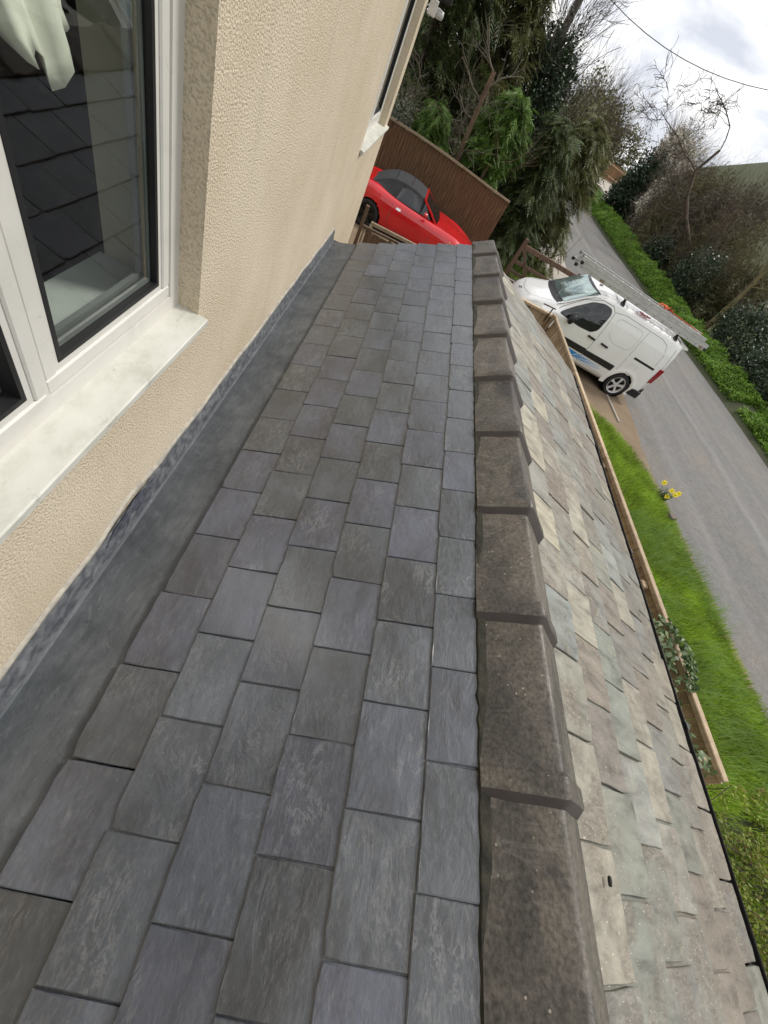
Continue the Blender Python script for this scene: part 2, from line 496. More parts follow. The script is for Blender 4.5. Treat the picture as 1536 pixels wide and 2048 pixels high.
MT['conifer'] = mat_leaf('conifer_spray', [(0.031, 0.049, 0.018), (0.049, 0.074, 0.023), (0.079, 0.109, 0.031), (0.091, 0.101, 0.039)])
MT['olivecon'] = mat_leaf('olive_conifer_spray', [(0.055, 0.065, 0.023), (0.091, 0.101, 0.036), (0.137, 0.146, 0.047), (0.173, 0.155, 0.065)])
MT['evergreen'] = mat_leaf('evergreen_leaf', [(0.030, 0.050, 0.014), (0.050, 0.080, 0.020), (0.080, 0.110, 0.030), (0.060, 0.075, 0.024)])
MT['limecon'] = mat_leaf('bright_conifer_spray', [(0.057, 0.114, 0.023), (0.090, 0.170, 0.029), (0.138, 0.227, 0.039), (0.098, 0.155, 0.033)])
MT['olive'] = mat_leaf('olive_shrub_leaf', [(0.073, 0.081, 0.029), (0.122, 0.117, 0.045), (0.155, 0.143, 0.059), (0.098, 0.107, 0.036), (0.325, 0.293, 0.146)])
MT['ivy'] = mat_leaf('ivy_leaf', [(0.022, 0.040, 0.018), (0.032, 0.058, 0.026), (0.052, 0.082, 0.040), (0.040, 0.060, 0.036)], 0.35, 0.12)
MT['fenceivy'] = mat_leaf('variegated_ivy_leaf', [(0.075, 0.130, 0.045), (0.120, 0.185, 0.070), (0.205, 0.270, 0.130), (0.045, 0.080, 0.030)], 0.45, 0.15)
MT['blossom'] = mat_leaf('blackthorn_blossom', [(0.74, 0.70, 0.60), (0.80, 0.77, 0.69), (0.60, 0.53, 0.43)], 0.7, 0.2)
MT['budleaf'] = mat_leaf('pale_bud', [(0.30, 0.30, 0.13), (0.22, 0.23, 0.09), (0.36, 0.34, 0.18)], 0.6, 0.2)
MT['grass'] = mat_leaf('lawn_grass', [(0.132, 0.216, 0.017), (0.234, 0.378, 0.029), (0.336, 0.504, 0.046), (0.384, 0.462, 0.108)], 0.6, 0.35)
MT['longgrass'] = mat_leaf('long_grass', [(0.150, 0.270, 0.045), (0.220, 0.350, 0.080), (0.270, 0.370, 0.120)], 0.5, 0.35)
MT['herb'] = mat_leaf('verge_herb_leaf', [(0.091, 0.182, 0.018), (0.156, 0.286, 0.029), (0.221, 0.377, 0.044), (0.130, 0.215, 0.031)], 0.55, 0.3)
MT['cover'] = mat_leaf('ground_cover_leaf', [(0.120, 0.174, 0.017), (0.198, 0.276, 0.026), (0.300, 0.360, 0.054), (0.192, 0.132, 0.054), (0.156, 0.228, 0.024)], 0.5, 0.3)
MT['white'] = M('van_white_paint', (0.84, 0.84, 0.83), (0.81, 0.81, 0.79), 2, 0.22, coat=0.6)
MT['red'] = M('red_car_paint', (0.62, 0.006, 0.012), (0.52, 0.004, 0.009), 2, 0.25, coat=0.8)
MT['hood'] = M('soft_top_fabric', (0.030, 0.031, 0.033), (0.022, 0.022, 0.024), 8, 0.85, 220, 0.3, 0.002)
MT['carglass'] = M('dark_car_glass', (0.010, 0.012, 0.013), (0.006, 0.007, 0.008), 3, 0.04, spec=0.8)
MT['screen'] = M('windscreen_glass', (0.42, 0.52, 0.50), (0.36, 0.46, 0.44), 3, 0.03, metal=0.7, spec=1.0)
MT['tyre'] = M('tyre_rubber', (0.016, 0.016, 0.016), rough=0.8)
MT['alloy'] = M('silver_alloy', (0.70, 0.70, 0.70), (0.62, 0.62, 0.62), 5, 0.35, metal=0.3)
MT['darkalloy'] = M('black_alloy', (0.02, 0.02, 0.022), rough=0.35, metal=0.4)
MT['redlens'] = M('red_lamp_lens', (0.30, 0.006, 0.016), rough=0.12)
MT['lens'] = M('clear_lamp_lens', (0.72, 0.72, 0.68), (0.55, 0.55, 0.52), 14, 0.08)
MT['amber'] = M('amber_lens', (0.72, 0.48, 0.14), rough=0.2)
MT['seam'] = M('panel_gap', (0.10, 0.10, 0.10), rough=0.8)
MT['softseam'] = M('pressed_panel_line', (0.55, 0.55, 0.54), rough=0.5)
MT['blue'] = M('blue_vinyl', (0.02, 0.25, 0.62), (0.02, 0.20, 0.52), 4, 0.3)
MT['alu'] = M('ladder_aluminium', (0.62, 0.62, 0.61), (0.50, 0.50, 0.49), 7, 0.42, metal=0.2, stretch=(0.2, 1, 1))
MT['chrome'] = M('bright_metal', (0.75, 0.75, 0.76), rough=0.15, metal=0.9)
MT['rag'] = M('orange_webbing', (0.72, 0.13, 0.045), (0.55, 0.09, 0.035), 9, 0.85)
MT['redrag'] = M('red_rag', (0.52, 0.045, 0.045), (0.36, 0.03, 0.03), 9, 0.9)
MT['cloth'] = M('white_cloth', (0.86, 0.86, 0.76), (0.78, 0.78, 0.68), 7, 0.9, 30, 0.2, 0.004)
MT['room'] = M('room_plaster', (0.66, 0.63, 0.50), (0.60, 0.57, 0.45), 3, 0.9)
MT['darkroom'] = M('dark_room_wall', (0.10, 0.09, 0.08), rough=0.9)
MT['boardwhite'] = M('inner_board', (0.62, 0.66, 0.63), rough=0.5)
MT['brick'] = M('grey_block', (0.17, 0.135, 0.115), (0.11, 0.09, 0.08), 14, 0.9, 40, 0.5, 0.006)
MT['petal'] = M('daffodil_petal', (0.86, 0.74, 0.04), (0.82, 0.64, 0.03), 20, 0.6)
MT['stem'] = M('daffodil_stem', (0.060, 0.125, 0.030), rough=0.6)
MT['pole'] = M('creosoted_pole', (0.090, 0.075, 0.062), (0.05, 0.042, 0.036), 8, 0.9, stretch=(1, 1, 0.1))
MT['lumpd'] = M('dark_lump', (0.012, 0.011, 0.010), rough=0.6)
MT['rooftile'] = M('house_roof_tile', (0.16, 0.10, 0.075), (0.09, 0.06, 0.05), 6, 0.9)
MT['inlight'] = M('lamp_white_plastic', (0.72, 0.72, 0.70), rough=0.35)

# ------------------------------------------------------------------ mesh helpers
def link(name, me, mats, parent=None):
    if not isinstance(mats, (list, tuple)):
        mats = [mats]
    for k in mats:
        if k is not None and len(me.materials) < len(mats):
            me.materials.append(k)
    o = bpy.data.objects.new(name, me)
    COL.objects.link(o)
    if parent is not None:
        o.parent = parent
    return o

def np_mesh(name, verts, faces_flat, sizes, mats, parent=None, smooth=False, midx=None):
    me = bpy.data.meshes.new(name)
    verts = np.asarray(verts, dtype=np.float32)
    faces_flat = np.asarray(faces_flat, dtype=np.int32)
    sizes = np.asarray(sizes, dtype=np.int32)
    me.vertices.add(len(verts))
    me.vertices.foreach_set('co', verts.ravel())
    me.loops.add(len(faces_flat))
    me.loops.foreach_set('vertex_index', faces_flat)
    me.polygons.add(len(sizes))
    st = np.concatenate(([0], np.cumsum(sizes)[:-1])).astype(np.int32)
    me.polygons.foreach_set('loop_start', st)
    me.polygons.foreach_set('loop_total', sizes)
    if smooth:
        me.polygons.foreach_set('use_smooth', np.ones(len(sizes), dtype=bool))
    o = link(name, me, mats, parent)
    if midx is not None:
        me.polygons.foreach_set('material_index', np.asarray(midx, dtype=np.int32))
    me.update(calc_edges=True)
    return o

class MB:
    """collects simple solids and links them as one mesh object"""
    def __init__(s):
        s.v, s.f, s.m = [], [], []
    def add(s, v, f, mi=0):
        b = len(s.v)
        s.v += [tuple(p) for p in v]
        s.f += [tuple(b + i for i in q) for q in f]
        s.m += [mi] * len(f)
        return s
    def box(s, lo, hi, mi=0, bev=0.0, mat=None):
        x0, y0, z0 = lo
        x1, y1, z1 = hi
        if bev <= 0:
            v = [(x0, y0, z0), (x1, y0, z0), (x1, y1, z0), (x0, y1, z0), (x0, y0, z1), (x1, y0, z1), (x1, y1, z1), (x0, y1, z1)]
            f = [(0, 3, 2, 1), (4, 5, 6, 7), (0, 1, 5, 4), (1, 2, 6, 5), (2, 3, 7, 6), (3, 0, 4, 7)]
        else:
            bm = bmesh.new()
            bmesh.ops.create_cube(bm, size=1)
            for q in bm.verts:
                q.co = Vector(((x0 + x1) / 2 + q.co.x * (x1 - x0), (y0 + y1) / 2 + q.co.y * (y1 - y0), (z0 + z1) / 2 + q.co.z * (z1 - z0)))
            bmesh.ops.bevel(bm, geom=bm.edges[:], offset=bev, segments=1, affect='EDGES')
            bm.verts.index_update()
            v = [tuple(q.co) for q in bm.verts]
            f = [tuple(q.index for q in fc.verts) for fc in bm.faces]
            bm.free()
        if mat is not None:
            v = [tuple(mat @ Vector(q)) for q in v]
        return s.add(v, f, mi)
    def bar(s, a, b, w, h, mi=0, up=(0, 0, 1), bev=0.0):
        a, b = Vector(a), Vector(b)
        d = b - a
        L = d.length
        x = d.normalized()
        u = Vector(up)
        if abs(x.dot(u)) > 0.98:
            u = Vector((0, 1, 0))
        y = u.cross(x).normalized()
        z = x.cross(y)
        mt = Matrix((x, y, z)).transposed().to_4x4()
        mt.translation = a
        return s.box((0, -w / 2, -h / 2), (L, w / 2, h / 2), mi, bev, mt)
    def tube(s, pts, rad, n=8, mi=0, cap=True):
        pts = [Vector(p) for p in pts]
        if not isinstance(rad, (list, tuple)):
            rad = [rad] * len(pts)
        vs, fs = [], []
        prev = None
        for i, p in enumerate(pts):
            d = (pts[min(i + 1, len(pts) - 1)] - pts[max(i - 1, 0)]).normalized()
            u = Vector((0, 0, 1)) if abs(d.z) < 0.95 else Vector((1, 0, 0))
            if prev is not None:
                u = prev
            x = (u - d * u.dot(d)).normalized()
            prev = x
            y = d.cross(x)
            for k in range(n):
                a = 2 * math.pi * k / n
                vs.append(p + (x * math.cos(a) + y * math.sin(a)) * rad[i])
        for i in range(len(pts) - 1):
            for k in range(n):
                k2 = (k + 1) % n
                fs.append((i * n + k, i * n + k2, (i + 1) * n + k2, (i + 1) * n + k))
        if cap:
            fs.append(tuple(range(n - 1, -1, -1)))
            fs.append(tuple((len(pts) - 1) * n + k for k in range(n)))
        return s.add(vs, fs, mi)
    def lathe(s, prof, n=32, axis='y', c=(0, 0, 0), mi=0):
        vs, fs = [], []
        for r, h in prof:
            for k in range(n):
                a = 2 * math.pi * k / n
                ca, sa = r * math.cos(a), r * math.sin(a)
                p = (ca, h, sa) if axis == 'y' else ((h, ca, sa) if axis == 'x' else (ca, sa, h))
                vs.append((c[0] + p[0], c[1] + p[1], c[2] + p[2]))
        for i in range(len(prof) - 1):
            for k in range(n):
                k2 = (k + 1) % n
                fs.append((i * n + k, i * n + k2, (i + 1) * n + k2, (i + 1) * n + k))
        return s.add(vs, fs, mi)
    def prism(s, poly, a0, a1, axis='y', mi=0):
        """poly in the two other axes, extruded along axis"""
        def P(q, h):
            return {'y': (q[0], h, q[1]), 'x': (h, q[0], q[1]), 'z': (q[0], q[1], h)}[axis]
        n = len(poly)
        v = [P(q, a0) for q in poly] + [P(q, a1) for q in poly]
        f = [tuple(range(n)), tuple(range(2 * n - 1, n - 1, -1))]
        for i in range(n):
            j = (i + 1) % n
            f.append((i, i + n, j + n, j))
        return s.add(v, f, mi)
    def grid(s, rows, mi=0, closed=False):
        nr, nc = len(rows), len(rows[0])
        v = [p for r in rows for p in r]
        f = []
        for i in range(nr - 1):
            for j in range(nc - 1):
                f.append((i * nc + j, i * nc + j + 1, (i + 1) * nc + j + 1, (i + 1) * nc + j))
        return s.add(v, f, mi)
    def build(s, name, mats, parent=None, smooth=False, fix=True):
        me = bpy.data.meshes.new(name)
        me.from_pydata(s.v, [], s.f)
        o = link(name, me, mats, parent)
        if any(s.m):
            me.polygons.foreach_set('material_index', np.asarray(s.m, dtype=np.int32))
        if fix:
            bm = bmesh.new()
            bm.from_mesh(me)
            bmesh.ops.recalc_face_normals(bm, faces=bm.faces[:])
            bm.to_mesh(me)
            bm.free()
        if smooth:
            for p in me.polygons:
                p.use_smooth = True
        me.update()
        return o

def tag(o, label=None, cat=None, group=None, kind=None):
    if label: o['label'] = label
    if cat: o['category'] = cat
    if group: o['group'] = group
    if kind: o['kind'] = kind
    return o

def thing(name, label, cat, loc=(0, 0, 0), rz=0.0, group=None):
    o = bpy.data.objects.new(name, None)
    o.empty_display_size = 0.2
    COL.objects.link(o)
    o.location = loc
    o.rotation_euler = (0, 0, rz)
    tag(o, label, cat, group)
    return o

def structure(o):
    o['kind'] = 'structure'
    return o

def smooth_by_angle(o, deg=35):
    me = o.data
    bm = bmesh.new()
    bm.from_mesh(me)
    for f in bm.faces:
        f.smooth = True
    for e in bm.edges:
        if len(e.link_faces) == 2 and e.calc_face_angle(0) > R(deg):
            e.smooth = False
    bm.to_mesh(me)
    bm.free()
    return o

# ------------------------------------------------------------------ terrain
def ground_z(x, y):
    z = min(1.6, max(0.0, y - 48.0) * 0.035)
    r = math.hypot(x, y)
    az = math.degrees(math.atan2(x, y))
    if r > 55:
        el = min(max((az - 19.5) * 0.60, 0.0), 13.0)
        t = min((r - 55) / 130.0, 1.0)
        t = t * t * (3 - 2 * t) * 0.5 + t * 0.5
        z = max(z if az < 24 else z * max(0, (30 - az) / 6), t * (185 * math.tan(R(el)) + (3.55 if el > 0 else 0)))
    return z

rows = []
radii = [0.01] + list(np.linspace(4, 60, 15)) + list(np.linspace(66, 190, 22)) + [230, 320, 500, 900, 1600]
angs = list(np.linspace(-180, 10, 39)) + list(np.linspace(11, 60, 50)) + list(np.linspace(64, 180, 24))
for r in radii:
    row = []
    for a in angs:
        x, y = r * math.sin(R(a)), r * math.cos(R(a))
        row.append((x, y, ground_z(x, y) - 0.004))
    rows.append(row)
structure(MB().grid(rows).build('ground', MT['field'], smooth=True))

def sheet(name, left, right, mat, dz, n=60):
    rws = []
    for (xl, yl), (xr, yr) in zip(left, right):
        rws.append([(xl + (xr - xl) * k / 6, yl + (yr - yl) * k / 6, ground_z(xl + (xr - xl) * k / 6, yl + (yr - yl) * k / 6) + dz) for k in range(7)])
    return structure(MB().grid(rws).build(name, mat))

ys = list(np.linspace(-12, 110, 62))
def road_l(y): return 7.62 + 0.12 * math.sin(y * 0.6) + max(0, y - 42) ** 2 * 0.0035
def road_r(y): return 14.95 + 0.10 * math.sin(y * 0.45 + 1) + max(0, y - 42) ** 2 * 0.0045
sheet('road', [(road_l(y), y) for y in ys], [(road_r(y), y) for y in ys], MT['road'], 0.008)
# soil washed along the near road edge, then the brown gravel drive
ye = list(np.linspace(-8, 9.2, 40))
def gedge(y):
    """where the verge grass meets the soil strip"""
    pts = [(-8, 7.55), (3.5, 7.60), (5.8, 7.45), (6.8, 7.28), (7.7, 6.95), (8.25, 6.45), (8.45, 5.9), (9.2, 5.9)]
    return float(np.interp(y, [p[0] for p in pts], [p[1] for p in pts]))
sheet('road_edge', [(gedge(y) - 0.25, y) for y in ye], [(max(gedge(y) + 0.05, road_l(y) + 0.02 + 0.04 * math.sin(y * 5)), y) for y in ye], MT['earth'], 0.012)
yd = list(np.linspace(7.4, 14.4, 24))
sheet('driveway', [(-9, y) for y in yd], [(7.70 + 0.04 * math.sin(y * 3.1) - max(0, 9.4 - y) * 0.18, y) for y in yd], MT['gravel'], 0.016)
yv = list(np.linspace(-6, 8.3, 40))
sheet('verge_ground', [(2.2, y) for y in yv], [(gedge(y) - 0.04, y) for y in yv], MT['soil'], 0.020)
structure(MB().bar((6.86, 9.95, 0.03), (6.93, 8.80, 0.03), 0.05, 0.05).build('edging_strip', MT['paleg']))
# gravel entrance on the far side, beyond the bend
yf = list(np.linspace(62, 84, 12))
sheet('gravel_entrance', [(road_r(y) - 0.4, y) for y in yf], [(road_r(y) + 9.5, y) for y in yf], MT['paleg'], 0.02)
# pale gravel and a patch of lawn behind the field gate
yl = list(np.linspace(14.4, 23, 14))
sheet('gravel_margin', [(2.0, y) for y in yl], [(road_l(y) + 0.05, y) for y in yl], MT['paleg'], 0.014)
sheet('lawn_soil', [(2.6, y) for y in np.linspace(14.6, 20.0, 10)], [(6.05 - 0.25 * abs(y - 17.5) ** 1.3 * 0.5, y) for y in np.linspace(14.6, 20.0, 10)], MT['soil'], 0.022)
# bank on the far side of the road
rws = []
for y in np.linspace(2, 62, 70):
    xr = road_r(y)
    hh = float(np.interp(y, [2, 12, 16, 20, 28, 36, 62], [0.30, 0.36, 0.42, 0.55, 0.65, 0.75, 0.8]))
    wob = 0.12 * math.sin(y * 1.3) + 0.08 * math.sin(y * 3.1)
    rws.append([(xr + 0.05, y, ground_z(xr, y) + 0.0), (xr + 0.35, y, ground_z(xr, y) + 0.12), (xr + 0.9, y, ground_z(xr, y) + hh * 0.75 + wob * 0.5), (xr + 1.5, y, ground_z(xr, y) + hh + wob * 0.5), (xr + 3.5, y, ground_z(xr, y) + hh * 0.85), (xr + 6, y, ground_z(xr, y) - 0.05)])
structure(MB().grid(rws).build('verge_bank', MT['soil'], smooth=True))

# ------------------------------------------------------------------ house
XW = -0.52
house = thing('house', 'cream roughcast house with white plastic windows above the slate roof', 'house', (XW, 6.12, 0))
HO = Vector((XW, 6.12, 0))
def hs(v):                                   # world -> house local
    return (v[0] - HO.x, v[1] - HO.y, v[2] - HO.z)
class HB(MB):
    def build(s, *a, **k):
        s.v = [hs(p) for p in s.v]
        return MB.build(s, *a, **k)

TH = 0.305                                    # wall thickness
Y0, Y1, ZT = -6.0, 6.12, 6.3
wins = [(-0.72, 1.31, 2.635, 3.80), (4.45, 5.86, 2.69, 3.80)]
def wall_with_holes(mb, x, holes, mi=0):
    ysx = sorted({Y0, Y1} | {h[0] for h in holes} | {h[1] for h in holes})
    zsx = sorted({0.0, ZT} | {h[2] for h in holes} | {h[3] for h in holes})
    for i in range(len(ysx) - 1):
        for j in range(len(zsx) - 1):
            ym, zm = (ysx[i] + ysx[i + 1]) / 2, (zsx[j] + zsx[j + 1]) / 2
            if any(h[0] < ym < h[1] and h[2] < zm < h[3] for h in holes):
                continue
            mb.add([(x, ysx[i], zsx[j]), (x, ysx[i + 1], zsx[j]), (x, ysx[i + 1], zsx[j + 1]), (x, ysx[i], zsx[j + 1])], [(0, 1, 2, 3)], mi)
w = HB()
wall_with_holes(w, XW, wins)
for (a, b, c, d) in wins:                    # rendered reveals
    rv = 0.075
    w.add([(XW, b, c), (XW - rv, b, c), (XW - rv, b, d), (XW, b, d)], [(0, 1, 2, 3)])
    w.add([(XW, a, c), (XW, a, d), (XW - rv, a, d), (XW - rv, a, c)], [(0, 1, 2, 3)])
    w.add([(XW, a, d), (XW, b, d), (XW - rv, b, d), (XW - rv, a, d)], [(0, 1, 2, 3)])
    w.add([(XW, a, c), (XW - rv, a, c), (XW - rv, b, c), (XW, b, c)], [(0, 1, 2, 3)])
w.add([(XW, Y1, 0), (-8, Y1, 0), (-8, Y1, ZT + 2), (-4.3, Y1, ZT + 3.4), (XW, Y1, ZT)], [(0, 1, 2, 3, 4)])
w.add([(XW, Y0, 0), (-8, Y0, 0), (-8, Y0, ZT + 2), (-4.3, Y0, ZT + 3.4), (XW, Y0, ZT)], [(0, 1, 2, 3, 4)])
w.add([(-8, Y0, 0), (-8, Y1, 0), (-8, Y1, ZT + 2), (-8, Y0, ZT + 2)], [(0, 1, 2, 3)])
w.build('wall', MT['render'], house, fix=False)
# rounded external arris of the corner
ar = HB()
ar.tube([(XW - 0.012, Y1 - 0.002, 0), (XW - 0.012, Y1 - 0.002, ZT)], 0.014, 8)
ar.build('corner_bead', MT['render'], house, smooth=True)
# inner lining of the room behind the windows
iw = HB()
XI = XW - TH
wall_with_holes(iw, XI, wins, 1)
for (a, b, c, d) in wins:
    f0 = -0.665
    iw.add([(f0, b, c), (XI, b, c), (XI, b, d), (f0, b, d)], [(0, 1, 2, 3)], 0)
    iw.add([(f0, a, c), (XI, a, c), (XI, a, d), (f0, a, d)], [(0, 1, 2, 3)], 0)
    iw.add([(f0, a, d), (f0, b, d), (XI, b, d), (XI, a, d)], [(0, 1, 2, 3)], 0)
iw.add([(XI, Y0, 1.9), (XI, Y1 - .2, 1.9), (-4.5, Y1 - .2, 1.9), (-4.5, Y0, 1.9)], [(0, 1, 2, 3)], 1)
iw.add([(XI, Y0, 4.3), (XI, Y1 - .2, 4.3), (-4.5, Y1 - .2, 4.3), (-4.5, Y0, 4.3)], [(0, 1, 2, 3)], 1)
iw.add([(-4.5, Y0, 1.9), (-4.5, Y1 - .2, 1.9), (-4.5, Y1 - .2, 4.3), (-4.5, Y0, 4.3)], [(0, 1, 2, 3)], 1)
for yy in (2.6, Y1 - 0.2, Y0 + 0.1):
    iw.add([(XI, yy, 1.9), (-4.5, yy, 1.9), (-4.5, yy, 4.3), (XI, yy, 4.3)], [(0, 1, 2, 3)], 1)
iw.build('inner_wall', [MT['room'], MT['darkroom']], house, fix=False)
rf = HB()
rf.prism([(XW + 0.24, ZT - 0.16), (XW + 0.24, ZT - 0.02), (-4.3, ZT + 3.55), (-8.4, ZT + 1.9), (-8.4, ZT + 1.75), (-4.3, ZT + 3.4), (XW - 0.1, ZT - 0.02), (XW - 0.1, ZT - 0.16)], Y0 - 0.25, Y1 + 0.25)
rf.build('roof', MT['rooftile'], house)
fa = HB()
fa.box((XW + 0.24, Y0 - 0.25, ZT - 0.19), (XW + 0.262, Y1 + 0.25, ZT + 0.0))
fa.build('fascia', MT['upvc'], house)

def window(y0, y1, z0, z1, lights, sill_ext, inner_sill=True):
    XF = -0.590                              # outer face of the frame
    fw = 0.055
    f = HB()
    def ring(mb, a, b, c, d, wd, x0, x1, mi=0):
        mb.box((x0, a, c), (x1, b, c + wd), mi)
        mb.box((x0, a, d - wd), (x1, b, d), mi)
        mb.box((x0, a, c + wd), (x1, a + wd, d - wd), mi)
        mb.box((x0, b - wd, c + wd), (x1, b, d - wd), mi)
    ring(f, y0, y1, z0, z1, fw, XF - 0.07, XF)
    for i in range(len(lights) - 1):         # mullions
        f.box((XF - 0.07, lights[i][1], z0 + fw), (XF, lights[i + 1][0], z1 - fw))
    fr = f.build('window', MT['upvc'], house)
    for (a, b, proud, sw) in lights:
        c, d = z0 + fw + 0.003, z1 - fw - 0.003
        s = HB()
        x1 = XF + proud
        a2, b2 = a + 0.003, b - 0.003
        sv = sw - 0.017
        for (ya, yb, za, zb) in ((a2, b2, c, c + sv), (a2, b2, d - sv, d), (a2, a2 + sv, c + sv, d - sv), (b2 - sv, b2, c + sv, d - sv)):
            s.box((XF - 0.05, ya, za), (x1, yb, zb), 0, 0.004)
        s.build('sash', MT['upvc'], fr)
        bd = HB()
        ring(bd, a2 + sw - 0.016, b2 - sw + 0.016, c + sw - 0.016, d - sw + 0.016, 0.0165, XF - 0.045, x1 - 0.006)
        bd.build('glazing_bead', MT['upvc'], fr)
        g = HB()
        gi = sw + 0.001
        ring(g, a2 + gi, b2 - gi, c + gi, d - gi, 0.012, XF - 0.04, x1 - 0.004)
        g.build('gasket', MT['gasket'], fr)
        sp = HB()
        gj = gi + 0.0125
        ring(sp, a2 + gj, b2 - gj, c + gj, d - gj, 0.011, XF - 0.036, XF - 0.026)
        ring(sp, a2 + gj, b2 - gj, c + gj, d - gj, 0.014, XF - 0.062, XF - 0.048)
        sp.build('spacer_bar', MT['spacer'], fr)
        p = HB()
        xx = XF - 0.022
        p.add([(xx, a2 + gi + 0.004, c + gi + 0.004), (xx, b2 - gi - 0.004, c + gi + 0.004), (xx, b2 - gi - 0.004, d - gi - 0.004), (xx, a2 + gi + 0.004, d - gi - 0.004)], [(0, 1, 2, 3)])
        p.build('pane', MT['pane'], fr, fix=False)
    s = HB()                                 # sloping outer sill with a square nose
    e0, e1 = sill_ext
    poly = [(-0.592, z0 - 0.004), (-0.592, z0 + 0.008), (-0.490, z0 - 0.000), (-0.486, z0 - 0.004), (-0.486, z0 - 0.022), (-0.491, z0 - 0.026), (-0.515, z0 - 0.026), (-0.515, z0 - 0.012)]
    s.prism(poly, e0, e1)
    s.build('sill', MT['sill'], fr)
    if inner_sill:
        b = HB()
        b.box((-0.84, y0 + 0.001, z0 + 0.035), (-0.664, y1 - 0.001, z0 + 0.060), 0, 0.004)
        b.build('inner_sill', MT['boardwhite'], fr)
    return fr
window(-0.72, 1.31, 2.635, 3.80, [(-0.66, 0.655, 0.014, 0.050), (0.673, 1.255, -0.003, 0.056)], (-0.75, 1.312))
window(4.45, 5.86, 2.69, 3.80, [(4.51, 5.12, 0.0, 0.06), (5.19, 5.80, 0.0, 0.06)], (4.42, 6.06))

# crumpled cloth hung behind the glass
cl = MB()
NU, NV = 16, 22
rws = []
for j in range(NV + 1):
    t = j / NV
    zz = 3.80 - t * 0.545
    row = []
    for i in range(NU + 1):
        u = i / NU
        lo = 0.74 + 0.14 * max(0, t - 0.55) / 0.45
        hi = 1.03 + 0.03 * math.sin(t * 5) + 0.10 * max(0, t - 0.6) / 0.4
        yy = lo + (hi - lo) * u
        zb = zz
        if t > 0.7:
            k = (t - 0.7) / 0.3
            zb = zz - k * (0.02 + 0.055 * max(0, 1 - abs(u - 0.62) * 2.6)) + k * 0.03 * max(0, u - 0.8) * 5 + k * 0.02 * math.sin(u * 17)
        xx = -0.690 + 0.018 * math.sin(u * 13 + t * 4) + 0.008 * math.sin(u * 27 - t * 6) + 0.022 * mnoise.noise((u * 3, t * 4, 1.3)) - 0.01 * t
        row.append((xx, yy, zb))
    rws.append(row)
cloth = tag(cl.grid(rws).build('white_cloth', MT['cloth'], smooth=True), 'crumpled white cloth hanging inside behind the near window pane', 'cloth')
sm = cloth.modifiers.new('thickness', 'SOLIDIFY')
sm.thickness = 0.003

# security light on the far corner
sl = thing('security_light', 'small white security light on the far corner of the cream house', 'light', (-0.45, 6.14, 3.6))
b = MB()
b.box((-0.05, -0.018, -0.05), (0.03, 0.03, 0.06), 0, 0.006)
b.bar((0.0, 0.03, 0.0), (0.04, 0.10, 0.0), 0.022, 0.022)
b.build('bracket', MT['inlight'], sl)
b = MB()
b.lathe([(0.0, -0.06), (0.030, -0.055), (0.036, 0.0), (0.030, 0.05), (0.0, 0.055)], 14, 'x', (0.05, 0.115, -0.005))
b.build('sensor_head', MT['inlight'], sl, smooth=True)
b = MB()
b.box((0.03, 0.04, 0.075), (0.14, 0.13, 0.16), 0, 0.01)
b.bar((0.0, 0.02, 0.05), (0.06, 0.07, 0.10), 0.02, 0.02)
b.build('lamp_head', MT['black'], sl)

# ------------------------------------------------------------------ slate roof
G = 0.1875
roof = thing('slate_roof', 'ridged roof of new grey slates and old lichened slates beside the cream wall', 'roof', (0.9, 2.0, 1.8))
RO = Vector(roof.location)
class RB(MB):
    def build(s, *a, **k):
        s.v = [(p[0] - RO.x, p[1] - RO.y, p[2] - RO.z) for p in s.v]
        return MB.build(s, *a, **k)
def yend(x):                                 # the far verge is slightly out of square
    return 4.27 + 0.155 * (x + 0.27)

sI = R(24.187)
OI = Vector((-1.43263645 * G, 0, H - 7.70673378 * G))
vI = Vector((math.cos(sI), 0, math.sin(sI)))
nI = Vector((-math.sin(sI), 0, math.cos(sI)))
sO = R(21.0)
OO = Vector((5.5 * G, 0, H - 5.44 * G))
dO = Vector((math.cos(sO), 0, -math.sin(sO)))
nO = Vector((math.sin(sO), 0, math.cos(sO)))

def slate_mesh(name, w, L, t, ragged, seed, mat):
    rr = random.Random(seed)
    def j(a): return (rr.random() - 0.5) * 2 * a
    rim = []
    nt_ = 7
    for i in range(nt_):                     # tail edge
        x = -w / 2 + w * i / (nt_ - 1)
        rim.append([x + (j(ragged * 0.4) if 0 < i < nt_ - 1 else 0), abs(j(ragged)) if rr.random() < 0.6 else j(ragged * 0.4)])
    if rr.random() < 0.35 + ragged * 20:     # a nibbled corner
        c = 0 if rr.random() < 0.5 else nt_ - 1
        rim[c][1] += 0.004 + ragged * rr.random() * 2.0
        rim[c][0] *= 0.985
    for k in (0.12, 0.3):
        rim.append([w / 2 + j(ragged * 0.5), L * k])
    rim += [[w / 2, L], [-w / 2, L]]
    for k in (0.3, 0.12):
        rim.append([-w / 2 + j(ragged * 0.5), L * k])
    n = len(rim)
    be = min(0.0022, t * 0.4)
    V, F = [], []
    cxm, cym = 0, L * 0.5
    for (x, y) in rim:                       # top ring, inset
        dx, dy = x - cxm, y - cym
        V.append((x - math.copysign(be * (0.6 + rr.random()), dx) * (abs(dx) > w * 0.3), y - math.copysign(be * (0.7 + rr.random() * 1.3), dy) * (abs(dy) > L * 0.4), rr.uniform(-0.0006, 0.0004)))
    for (x, y) in rim:
        V.append((x, y, -be))
    for (x, y) in rim:
        V.append((x, y, -t))
    F.append(tuple(range(n)))
    for r0 in (0, n):
        for i in range(n):
            k = (i + 1) % n
            F.append((r0 + i, r0 + n + i, r0 + n + k, r0 + k))
    me = bpy.data.meshes.new(name)
    me.from_pydata(V, [], F)
    me.materials.append(mat)
    me.update()
    return me

